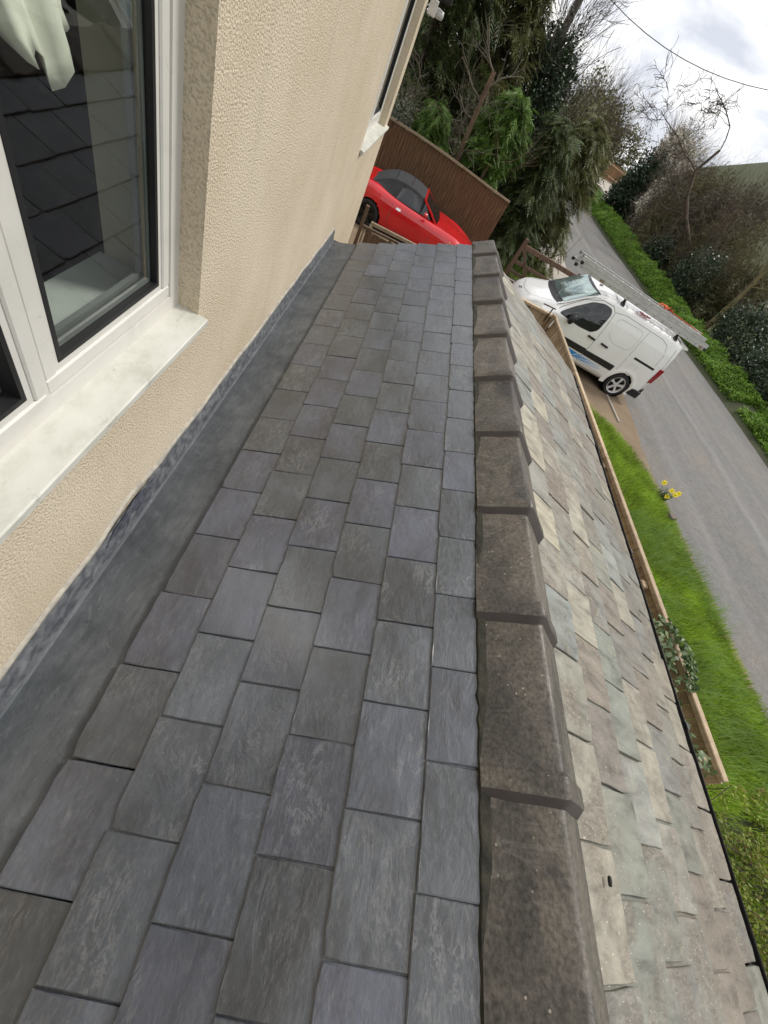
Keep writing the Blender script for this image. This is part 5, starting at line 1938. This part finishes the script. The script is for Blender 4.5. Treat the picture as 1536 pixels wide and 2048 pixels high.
def conifer(label, loc, h, rad, mat, nf=2600, z0=0.3, fl=0.34, seed=1, trunk=True, name='conifer_tree', group=None, cat='tree', lean=0.0):
    rq = random.Random(seed)
    rg_ = np.random.default_rng(seed)
    t = thing(name, label, cat, loc, 0, group)
    if trunk:
        MB().tube([(0, 0, -0.1), (0.03, 0.02, h * 0.5), (lean, 0, h * 0.96)], [0.13, 0.09, 0.02], 8).build('trunk', MT['bark'], t, smooth=True)
    # boughs: each spray hangs on a bough that leaves the trunk and droops
    nb = nf // 26
    C, D, Ls, segs = [], [], [], []
    for b in range(nb):
        f = rq.random() ** 0.8
        z = z0 + (h - z0) * f
        R0 = rad * (1 - f) ** 0.6 * rq.uniform(0.55, 1.15) + 0.10
        a = rq.uniform(0, 2 * math.pi)
        o = Vector((math.cos(a), math.sin(a), 0))
        tip = o * R0 + Vector((lean * f, 0, z - 0.28 * R0))
        root = Vector((lean * f, 0, z))
        segs.append((tuple(root), tuple(root.lerp(tip, 0.5) + Vector((0, 0, 0.08 * R0))), 0.022, 0.014))
        segs.append((tuple(root.lerp(tip, 0.5) + Vector((0, 0, 0.08 * R0))), tuple(tip), 0.014, 0.005))
        for k in range(26):
            s_ = rq.random() ** 0.55
            p = root.lerp(tip, s_) + Vector((rq.gauss(0, 0.10), rq.gauss(0, 0.10), rq.gauss(0, 0.10) + 0.08 * R0 * math.sin(math.pi * s_)))
            C.append(p)
            D.append(o * rq.uniform(0.3, 1.0) + Vector((rq.gauss(0, 0.45), rq.gauss(0, 0.45), rq.uniform(-0.8, 0.15))))
            Ls.append(fl * rq.uniform(0.6, 1.25))
    seg_obj('boughs', segs, MT['bark'], t)
    frond_obj('crown', np.array([tuple(p) for p in C]), np.array([tuple(p) for p in D]), np.array(Ls), mat, t, rngs=rg_)
    return t

def leafy(name, label, cat, loc, blobs, mat, nl, size, seed=2, twigs=0, twig_m=None, twig_len=0.9, stem=True, group=None, aspect=0.55, up=0.35, trunk_r=0.09):
    """shrub or ivy-clad tree: leaves on lumpy masses, with real stems and twigs poking out"""
    rq = random.Random(seed)
    rg_ = np.random.default_rng(seed)
    t = thing(name, label, cat, loc, 0, group)
    segs, tips = [], []
    if stem:
        top = max(b[0][2] for b in blobs)
        segs2 = grow((0, 0, -0.1), (0, 0, 1), top * 0.8, trunk_r, 2, rq, (3, 4), 0.5, 0.12, 0.05, 0.5, rmin=0.008)
        seg_obj('trunk', segs2, MT['bark'], t, 6)
    tot = sum(b[1][0] * b[1][1] + b[1][0] * b[1][2] for b in blobs)
    Vs = []
    for i, (c, rad) in enumerate(blobs):
        n = int(nl * (rad[0] * rad[1] + rad[0] * rad[2]) / tot)
        P, u = blob_points(n, c, rad, rg_, 0.50, 0.42, seed + i * 3.1)
        Vs.append(leaf_arrays(P, size, aspect, rg_, 0.25))
        for k in range(int(twigs * (rad[0] * rad[2]) / max(1e-6, sum(b[1][0] * b[1][2] for b in blobs)))):
            q = rg_.normal(size=3)
            q[2] = abs(q[2]) * 0.8 + up
            q /= np.linalg.norm(q)
            b0 = np.array(c) + q * np.array(rad) * 0.6
            grow(b0, q + np.array([0, 0, 0.4]), twig_len * rq.uniform(0.6, 1.3), 0.011, 1, rq, (2, 4), 0.45, 0.16, 0.05, 0.55, segs, None, 0.003, 3)
    quads_obj('crown', np.concatenate(Vs), mat, t)
    if segs:
        seg_obj('twigs', segs, twig_m or MT['twig'], t, 3)['kind'] = 'stuff'
    return t

def bare(name, label, loc, h, r, seed, mat, kids=(4, 6), depth=4, spread=0.6, wob=0.16, trop=0.06, shrink=0.62, lean=(0, 0, 1), blossom=None, nb=0, bs=0.06, group=None, nseg=5, rmin=0.004, cat='tree', rsh=0.62):
    rq = random.Random(seed)
    rg_ = np.random.default_rng(seed)
    t = thing(name, label, cat, loc, 0, group)
    tips = []
    segs = grow((0, 0, -0.1), lean, h, r, depth, rq, kids, spread, wob, trop, shrink, None, tips, rmin, nseg, rsh)
    big = [s for s in segs if s[2] > r * 0.28]
    small = [s for s in segs if s[2] <= r * 0.28]
    seg_obj('trunk', big, mat, t, 7)
    if small:
        seg_obj('crown', small, mat, t, 3)
    if blossom is not None and tips:
        P = np.array([q[0] for q in tips])
        P = P[rg_.integers(0, len(P), nb)] + rg_.normal(size=(nb, 3)) * bs * 1.6
        quads_obj('blossom' if blossom is MT['blossom'] else 'buds', leaf_arrays(P, bs, 0.85, rg_), blossom, t)
    return t

# --- behind the reed fence
conifer('tall dark conifer behind the reed fence nearest the house', (-1.1, 16.6, 0), 7.2, 2.2, MT['conifer'], 5000, 0.5, 0.42, 21)
conifer('dark feathery conifer behind the reed fence between leaning trunk and house', (0.75, 17.4, 0), 6.0, 1.9, MT['olivecon'], 4400, 0.4, 0.40, 22)
conifer('bright green drooping conifer above the right end of the reed fence', (1.62, 14.75, 0), 3.35, 0.85, MT['limecon'], 2100, 1.75, 0.34, 23)
conifer('low dark green conifer overhanging the field gate post', (3.2, 15.5, 0), 3.5, 1.25, MT['conifer'], 3000, 0.15, 0.36, 24)
conifer('broad conifer whose sprays overhang the near edge of the road', (4.5, 17.4, 0), 3.9, 1.6, MT['olivecon'], 4000, 0.1, 0.40, 25)
conifer('small lime-tipped conifer sprig just over the reed fence by the house', (-0.15, 14.2, 0), 2.45, 0.5, MT['limecon'], 620, 1.75, 0.26, 26)
leafy('ivy_tree', 'tall tree smothered in dark glossy ivy in front of the telegraph pole', 'tree', (2.35, 18.2, 0), [((0, 0, 3.6), (1.0, 1.0, 1.5)), ((0.3, 0.2, 2.0), (1.2, 1.1, 1.6)), ((0.1, 0, 4.2), (0.75, 0.65, 0.7))], MT['ivy'], 16000, 0.11, 31, 150, MT['greytwig'], 1.1)
leafy('olive_shrub', 'tall yellow-green shrub with bare twigs beside the ivy-clad tree', 'shrub', (4.1, 20.0, 0), [((0, 0, 2.6), (1.25, 1.2, 1.9)), ((0.55, 0.3, 1.5), (1.3, 1.1, 1.5)), ((-0.7, -0.6, 2.2), (0.9, 0.8, 1.4))], MT['olive'], 15000, 0.085, 32, 300, MT['greytwig'], 1.1)
leafy('evergreen_tree', 'broad mid-green evergreen filling the gaps behind the dark conifers', 'tree', (0.6, 19.6, 0), [((-0.8, 0, 3.0), (2.0, 1.2, 2.2)), ((1.2, 0.2, 2.7), (1.6, 1.1, 1.9)), ((-1.6, 0, 5.0), (1.6, 1.1, 1.8))], MT['evergreen'], 16000, 0.13, 36, 120, MT['twig'], 1.2)
leafy('grey_shrub', 'pale grey-green shrub behind the reed fence at the house corner', 'shrub', (-0.95, 14.0, 0), [((0, 0, 1.9), (0.35, 0.3, 0.4))], mat_leaf('grey_green_leaf', [(0.16, 0.18, 0.13), (0.24, 0.25, 0.20), (0.10, 0.12, 0.08)]), 700, 0.07, 33, 30, MT['greytwig'], 0.4)
t = thing('dead_tree', 'bare brown trunk leaning up behind the reed fence with broken branches', 'tree', (0.80, 14.2, 0))
segs = [((0.03, 0, 0), (0.02, 0.02, 1.8), 0.085, 0.075), ((0.02, 0.02, 1.8), (-0.04, 0, 2.7), 0.075, 0.066), ((-0.04, 0, 2.7), (-0.06, 0.02, 3.48), 0.066, 0.055)]
seg_obj('trunk', segs, MT['deadwood'], t, 10)
rq = random.Random(4)
sg_ = []
for p, d, L in (((-0.06, 0.02, 3.45), (-0.9, -0.2, 0.55), 0.9), ((-0.05, 0, 2.6), (-1, 0.1, -0.1), 0.8), ((-0.04, 0, 2.9), (-1, -0.3, 0.3), 1.0), ((0.0, 0, 2.2), (-0.7, 0.2, 0.5), 0.9), ((-0.05, 0, 3.2), (0.8, 0.2, 0.7), 0.9)):
    grow(p, d, L, 0.022, 2, rq, (2, 4), 0.6, 0.2, 0.06, 0.65, sg_, None, 0.004, 5)
seg_obj('branches', sg_, MT['greytwig'], t, 4)['kind'] = 'stuff'
bare('leaning_trunk', 'short forked brown stem rising behind the bright green conifer', (1.42, 14.3, 0), 2.2, 0.075, 41, MT['deadwood'], (3, 4), 3, 0.5, 0.12, 0.05, 0.6, (0.10, 0, 1))
bare('thorn_tree', 'tangled bare thorn tree between the dark conifers', (0.3, 15.8, 0), 2.6, 0.07, 42, MT['greytwig'], (4, 6), 4, 0.75, 0.22, 0.02, 0.62, (-0.05, 0, 1))
bare('thorn_tree', 'brown twiggy thorn tree whose top stands against the sky left of the pole', (1.9, 19.5, 0), 3.7, 0.08, 43, MT['twig'], (5, 7), 4, 0.5, 0.15, 0.08, 0.58)
bare('thorn_tree', 'bare thorn tree whose twigs fringe the right side of the olive shrub', (5.1, 21.5, 0), 2.6, 0.07, 44, MT['greytwig'], (5, 7), 4, 0.6, 0.18, 0.05, 0.6, blossom=MT['budleaf'], nb=900, bs=0.05)
bare('broken_branch', 'dark broken branch sticking out over the pale gravel beyond the gate', (5.15, 17.3, 0.15), 1.35, 0.035, 45, MT['twig'], (2, 3), 2, 0.4, 0.12, 0.0, 0.4, (0.75, -0.1, 0.75), cat='branch')

# --- down the road on the near side
leafy('roadside_bush', 'brown-green bush on the near roadside past the thorn tree', 'bush', (9.4, 40, 0), [((-0.4, 0, 3.2), (2.4, 2.2, 3.0)), ((1.4, 1, 2.2), (2.0, 1.8, 2.3))], MT['olive'], 11000, 0.20, 51, 240, MT['twig'], 2.0)
leafy('roadside_bush', 'dark bush at the bend in front of the orange-brown panel fence', 'bush', (14.2, 56, zg(14, 56)), [((0, 0, 3.4), (2.6, 2.2, 3.6)), ((1.9, 0.5, 2.9), (1.7, 1.5, 2.4))], MT['olive'], 9000, 0.26, 52, 260, MT['twig'], 2.4)
leafy('roadside_bush', 'far dark green bush standing over the orange-brown panel fence', 'bush', (24.5, 92, zg(24, 92)), [((-1, 0, 3.4), (4.6, 2.0, 3.2)), ((4.5, 0, 3.4), (4.0, 2.0, 3.2))], MT['olive'], 9000, 0.34, 53, 140, MT['twig'], 2.0)
conifer('near-side conifer with brown twiggy skirts where the lane narrows', (6.2, 26.5, 0), 4.4, 1.5, MT['olive'], 3000, 0.2, 0.42, 27)

# --- across the road
MT['twigmass'] = mat_leaf('brown_twiglet', [(0.060, 0.046, 0.034), (0.105, 0.082, 0.060), (0.150, 0.118, 0.085), (0.085, 0.075, 0.040)], 0.8, 0.0)
MT['olivemass'] = mat_leaf('olive_twiglet', [(0.060, 0.056, 0.026), (0.100, 0.090, 0.040), (0.145, 0.125, 0.060), (0.080, 0.085, 0.030)], 0.8, 0.0)
leafy('ivy_tree', 'ivy-covered stump of a tree beside the gravel entrance across the road', 'tree', (18.2, 47.5, 0), [((0, 0, 3.4), (1.5, 1.4, 2.2)), ((-0.3, -0.2, 1.7), (1.8, 1.5, 1.9))], MT['ivy'], 11000, 0.24, 61, 60, MT['greytwig'], 1.2)
leafy('blossom_tree', 'blackthorn in pale cream blossom above the ivy-covered stump', 'tree', (19.6, 48.5, 0), [((0.3, 0, 5.6), (1.9, 1.5, 1.9)), ((1.7, 0, 4.5), (1.6, 1.4, 1.6)), ((-0.7, 0.3, 6.2), (1.0, 1.0, 1.4))], MT['blossom'], 15000, 0.15, 62, 260, MT['greytwig'], 1.9, aspect=0.9)
leafy('blossom_tree', 'lower sprays of cream blossom down the side of the ivy-covered stump', 'tree', (18.4, 43.6, 0), [((0, 0, 3.0), (0.8, 0.8, 1.5)), ((0.5, 0.2, 1.9), (0.6, 0.7, 1.0))], MT['blossom'], 3600, 0.12, 63, 90, MT['greytwig'], 1.3, aspect=0.9)
bare('ash_tree', 'bare slender ash tree with long straight twigs against the sky', (19.6, 47.0, 0), 5.2, 0.12, 64, MT['greytwig'], (3, 5), 4, 0.34, 0.08, 0.14, 0.60, (0.08, 0, 1), rmin=0.008)
for k, (x, y, w_, h, mt_, lab) in enumerate((
        (20.2, 43.0, 2.2, 6.2, 'twigmass', 'tall brown bare hawthorn right under the blossom'),
        (20.2, 39.6, 2.3, 6.4, 'olivemass', 'bare olive-brown hawthorn second along the far hedge from the blossom'),
        (20.2, 36.2, 2.2, 5.6, 'twigmass', 'bare brown hawthorn third along the far hedge from the blossom'),
        (19.6, 31.6, 1.9, 4.4, 'olivemass', 'lower olive hawthorn in front of the striped field'),
        (22.5, 37.5, 2.4, 7.0, 'twigmass', 'tall bare hawthorn set back on the field side of the far hedge'),
        (19.0, 26.4, 1.6, 3.7, 'olivemass', 'thin olive hawthorn around the slanting willow trunk'))):
    leafy('hawthorn', lab, 'shrub', (x, y, 0), [((0, 0, h * 0.62), (w_, w_, h * 0.40)), ((-0.4, 0.8, h * 0.34), (w_ * 0.9, w_ * 1.2, h * 0.36))], MT[mt_], 11000 if k < 3 or k == 4 else 6500, 0.42, 70 + k, 300, MT['twig'] if k % 2 == 0 else MT['olivetwig'], 1.5, aspect=0.10, group='hawthorns of the far hedge')
bare('gnarled_tree', 'gnarled bare tree with curling branches against the hill and sky', (19.6, 32.4, 0), 8.6, 0.17, 81, MT['twig'], (5, 7), 4, 0.8, 0.24, -0.01, 0.48, (0.02, 0.0, 1), rmin=0.011, nseg=7, rsh=0.5)
bare('gnarled_tree', 'crooked mossy tree leaning over the far hedge before the field', (19.2, 34.0, 0), 4.4, 0.12, 82, MT['olivetwig'], (4, 5), 4, 0.7, 0.26, 0.0, 0.60, (-0.30, 0, 1), rmin=0.009, nseg=7, rsh=0.5)
bare('willow_tree', 'dark slanting willow trunk with fine yellowish shoots near the picture edge', (17.6, 24.0, 0), 5.4, 0.17, 83, MT['olivetwig'], (5, 7), 4, 0.6, 0.16, 0.0, 0.52, (0.42, 0.1, 0.9), blossom=MT['budleaf'], nb=900, bs=0.05, rmin=0.006, rsh=0.42)
for i, (x, y, w_, h, lab) in enumerate(((17.6, 34.5, 1.2, 2.1, 'dark ivy mound at the foot of the brown hawthorns'), (17.5, 28.2, 1.4, 3.0, 'tallest dark ivy mound beside the willow trunk'), (17.7, 21.6, 1.4, 2.7, 'dark ivy mound behind the verge beyond the ladder end'), (17.5, 17.6, 1.4, 2.0, 'dark ivy mound behind the bare notch in the verge'), (17.4, 13.6, 1.5, 1.5, 'nearest dark ivy mound at the right picture edge'))):
    leafy('ivy_bush', lab, 'bush', (x, y, 0.2), [((0, 0, h * 0.5), (w_ * 0.9, w_ * 1.5, h * 0.55)), ((0.6, 0.6, h * 0.42), (w_, w_ * 1.2, h * 0.50))], MT['ivy'], 7500, 0.14, 90 + i, 70, MT['greytwig'], 1.1, True, 'ivy mounds behind the far verge')

# --- verge herbs across the road: one carpet of leaves
N = 130000
yy = 3 + (66 - 3) * rng.random(N) ** 1.25
u = rng.random(N)
XR = np.array([road_r(v) for v in yy])
hh = np.interp(yy, [2, 12, 16, 20, 28, 36, 62], [0.30, 0.36, 0.42, 0.55, 0.65, 0.75, 0.8])
pz = np.interp(u, [0, 0.3, 0.65, 1.0], [0.12, 0.62, 1.0, 1.02]) * hh
px = XR + 0.30 + u * 1.45
clump = np.array([mnoise.noise((a * 1.3, b * 1.1, 0.4)) + 0.5 * mnoise.noise((a * 3.4, b * 3.1, 2.4)) for a, b in zip(px, yy)])
keep = clump > -0.75 - 0.5 * u
gap = (np.abs(yy - 15.6) < 0.35) & (u < 0.75)          # bare soil notch in the bank
keep &= ~gap
px, yy2, pz, clump, XR2 = px[keep], yy[keep], pz[keep], clump[keep], XR[keep]
gz = np.array([ground_z(a, b) for a, b in zip(px, yy2)])
C = np.stack([px, yy2, gz + pz + (0.10 + 0.22 * np.clip(clump + 0.4, 0, 1)) * rng.random(len(px)) * 1.5], 1)
o = quads_obj('verge_herbs', leaf_arrays(C, 0.10, 0.5, rng, 0.45), MT['herb'])
tag(o, 'bright green herbs carpeting the bank across the road', 'herbs', kind='stuff')

# --- grass
def blades(name, X, Y, Z, Lh, Wd, mat, lean=0.55, wind=(0.25, -0.15), rngs=rng, parent=None):
    n = len(X)
    a = rngs.uniform(0, 2 * math.pi, n)
    dx = np.cos(a) * lean * rngs.random(n) + wind[0] * rngs.uniform(0.2, 1, n)
    dy = np.sin(a) * lean * rngs.random(n) + wind[1] * rngs.uniform(0.2, 1, n)
    b = rngs.uniform(0, math.pi, n)
    sx, sy = np.cos(b) * Wd / 2, np.sin(b) * Wd / 2
    z0 = np.zeros(n)
    B = np.stack([X, Y, Z], 1)
    mid = B + np.stack([dx * Lh * 0.35, dy * Lh * 0.35, Lh * 0.62], 1)
    tip = B + np.stack([dx * Lh * 1.1, dy * Lh * 1.1, Lh * (1.0 - 0.25 * np.hypot(dx, dy))], 1)
    s = np.stack([sx, sy, z0], 1)
    V = np.stack([B - s, B + s, mid + s * 0.8, mid - s * 0.8, tip], 1).reshape(-1, 3)
    base = np.arange(n) * 5
    q = np.stack([base, base + 1, base + 2, base + 3], 1)
    t_ = np.stack([base + 3, base + 2, base + 4], 1)
    flat = np.concatenate([np.concatenate([q, t_], 1).ravel()])
    sizes = np.tile([4, 3], n)
    return np_mesh(name, V, flat, sizes, mat, parent)

N = 120000
X = rng.uniform(3.0, 7.75, N)
Y = -2.0 + 10.6 * rng.random(N)
ge = np.array([gedge(v) for v in Y])
edge_n = np.array([mnoise.noise((a * 2.0, b * 2.0, 7.0)) for a, b in zip(X, Y)])
keep = X < ge + 0.10 * edge_n - 0.02
keep &= rng.random(N) < np.clip((ge - X) * 4 + 0.25, 0, 1)
keep &= ~((Y < 0.75 + 0.25 * edge_n) & (rng.random(N) < 0.85))
X, Y, edge_n = X[keep], Y[keep], edge_n[keep]
tuft = np.array([mnoise.noise((a * 0.9, b * 0.9, 1.7)) for a, b in zip(X, Y)])
Lh = 0.085 + 0.10 * np.clip(tuft + 0.35, 0, 1) + 0.07 * np.clip(3.6 - Y, 0, 2) * 0.5 + 0.03 * rng.random(len(X))
o = blades('grass', X, Y, np.full(len(X), 0.02), Lh, 0.0075 + 0.003 * rng.random(len(X)), MT['grass'])
tag(o, 'lush bright green grass on the verge below the gutter', 'grass', kind='stuff')
N = 7500
X = rng.uniform(3.55, 7.5, N)
Y = rng.uniform(0.7, 5.4, N)
tf = np.array([mnoise.noise((a * 1.7, b * 1.7, 9.1)) for a, b in zip(X, Y)])
keep = (tf > -0.05) & (X < np.array([gedge(v) for v in Y]) - 0.1)
o = blades('grass', X[keep], Y[keep], np.full(keep.sum(), 0.05), 0.22 + 0.14 * rng.random(keep.sum()), np.full(keep.sum(), 0.008), MT['longgrass'], 0.95, (0.35, -0.3))
tag(o, 'long pale tufts of grass on the verge near the fence end', 'grass', kind='stuff')
N = 7000
X = rng.uniform(3.6, 6.1, N)
Y = rng.uniform(14.7, 20, N)
keep = X < 6.0 - 0.12 * np.abs(Y - 17.5) ** 1.3
o = blades('grass', X[keep], Y[keep], np.full(keep.sum(), 0.02), 0.08 + 0.06 * rng.random(keep.sum()), np.full(keep.sum(), 0.014), MT['grass'])
tag(o, 'patch of bright lawn grass behind the field gate', 'grass', kind='stuff')

# ground cover by the near end of the fence
N = 30000
X = rng.uniform(3.0, 7.4, N)
Y = rng.uniform(-2.2, 1.05, N)
nz = np.array([mnoise.noise((a * 1.6, b * 1.6, 3.3)) + 0.6 * mnoise.noise((a * 4.5, b * 4.5, 5.3)) for a, b in zip(X, Y)])
keep = (nz > -0.30) & (Y < 0.95 + 0.15 * nz) & (X < np.array([gedge(v) for v in Y]) - 0.15)
X, Y, nz = X[keep], Y[keep], nz[keep]
Z = 0.05 + (0.16 + 0.16 * nz) * rng.random(len(X)) ** 0.5
o = quads_obj('ground_cover', leaf_arrays(np.stack([X, Y, Z], 1), 0.042, 0.62, rng, 0.35), MT['cover'])
tag(o, 'yellow-green low ground cover with brown patches by the fence end', 'ground cover', kind='stuff')

# ivy over the end of the timber fence
iv = thing('fence_ivy', 'pale-veined ivy growing over the near end of the timber fence', 'ivy', (3.36, 1.2, 0))
rq = random.Random(9)
rgi = np.random.default_rng(9)
sg_ = []
for k in range(16):
    y0 = rq.uniform(-0.55, 0.5)
    grow((-0.05 + rq.uniform(-0.05, 0.05), y0, 0.0), (rq.uniform(-0.1, 0.1), rq.uniform(-0.3, 0.3), 1), 1.5, 0.009, 1, rq, (3, 5), 0.5, 0.2, 0.0, 0.35, sg_, None, 0.003, 7)
seg_obj('stems', sg_, MT['twig'], iv, 4)
n = 1900
Yi = rgi.uniform(-0.62, 0.58, n)
side = rgi.random(n)
topm = 1.62 + 0.05 * np.sin(Yi * 7)
Xi = np.where(side < 0.78, -0.10 - 0.14 * rgi.random(n), -0.05 + 0.12 * rgi.random(n))
Zi = np.where(side < 0.78, topm - 1.1 * rgi.random(n) ** 1.6, topm + 0.02 * rgi.random(n))
gapm = ~((Yi < -0.05) & (side > 0.78))
C = np.stack([Xi, Yi, Zi], 1)[gapm]
quads_obj('leaves', leaf_arrays(C, 0.048, 0.9, rgi, 0.35), MT['fenceivy'], iv)

# daffodils and the block at the road edge
df = thing('daffodil_clump', 'clump of five yellow daffodils at the edge of the road', 'flowers', (7.28, 6.30, 0.02))
df.scale = (1.0, 1.0, 1.0)
rq = random.Random(3)
n = 90
blades('leaves', rng.normal(0, 0.06, n), rng.normal(0, 0.06, n), np.zeros(n), rng.uniform(0.22, 0.34, n), np.full(n, 0.012), MT['stem'], 0.6, (0.15, 0), rng, df)
for (x, z, y) in ((-0.34, 0.40, 0.02), (-0.04, 0.33, 0.0), (0.06, 0.31, -0.05), (0.18, 0.33, 0.03), (-0.03, 0.20, -0.06)):
    stx = MB().tube([(x * 0.25, y * 0.3, 0), (x * 0.7, y * 0.7, z * 0.7), (x, y, z)], 0.004, 5).build('stem', MT['stem'], df)
    fl_ = MB()
    c = Vector((x, y - 0.008, z))
    nrm = Vector((-0.35, -0.75, 0.55)).normalized()
    e1 = nrm.cross(Vector((0, 0, 1))).normalized()
    e2 = nrm.cross(e1)
    for k in range(6):
        a = k * math.pi / 3
        d = e1 * math.cos(a) + e2 * math.sin(a)
        s_ = e1 * -math.sin(a) + e2 * math.cos(a)
        fl_.add([c, c + d * 0.034 + s_ * 0.022, c + d * 0.068 - nrm * 0.006, c + d * 0.034 - s_ * 0.022], [(0, 1, 2, 3)])
    ring = [[c + (e1 * math.cos(2 * math.pi * k / 10) + e2 * math.sin(2 * math.pi * k / 10)) * r_ + nrm * h_ for k in range(11)] for r_, h_ in ((0.010, 0.0), (0.013, 0.022), (0.019, 0.030))]
    fl_.grid(ring)
    fl_.build('flower', MT['petal'], stx, fix=False)
blk = tag(MB().box((-0.14, -0.07, -0.03), (0.14, 0.07, 0.13), 0, 0.012).build('stone_block', MT['brick']), 'single brown-grey stone block half sunk at the road edge by the daffodils', 'block')
blk.location = (7.32, 5.80, 0.02)
blk.rotation_euler = (0.1, 0.12, 0.4)
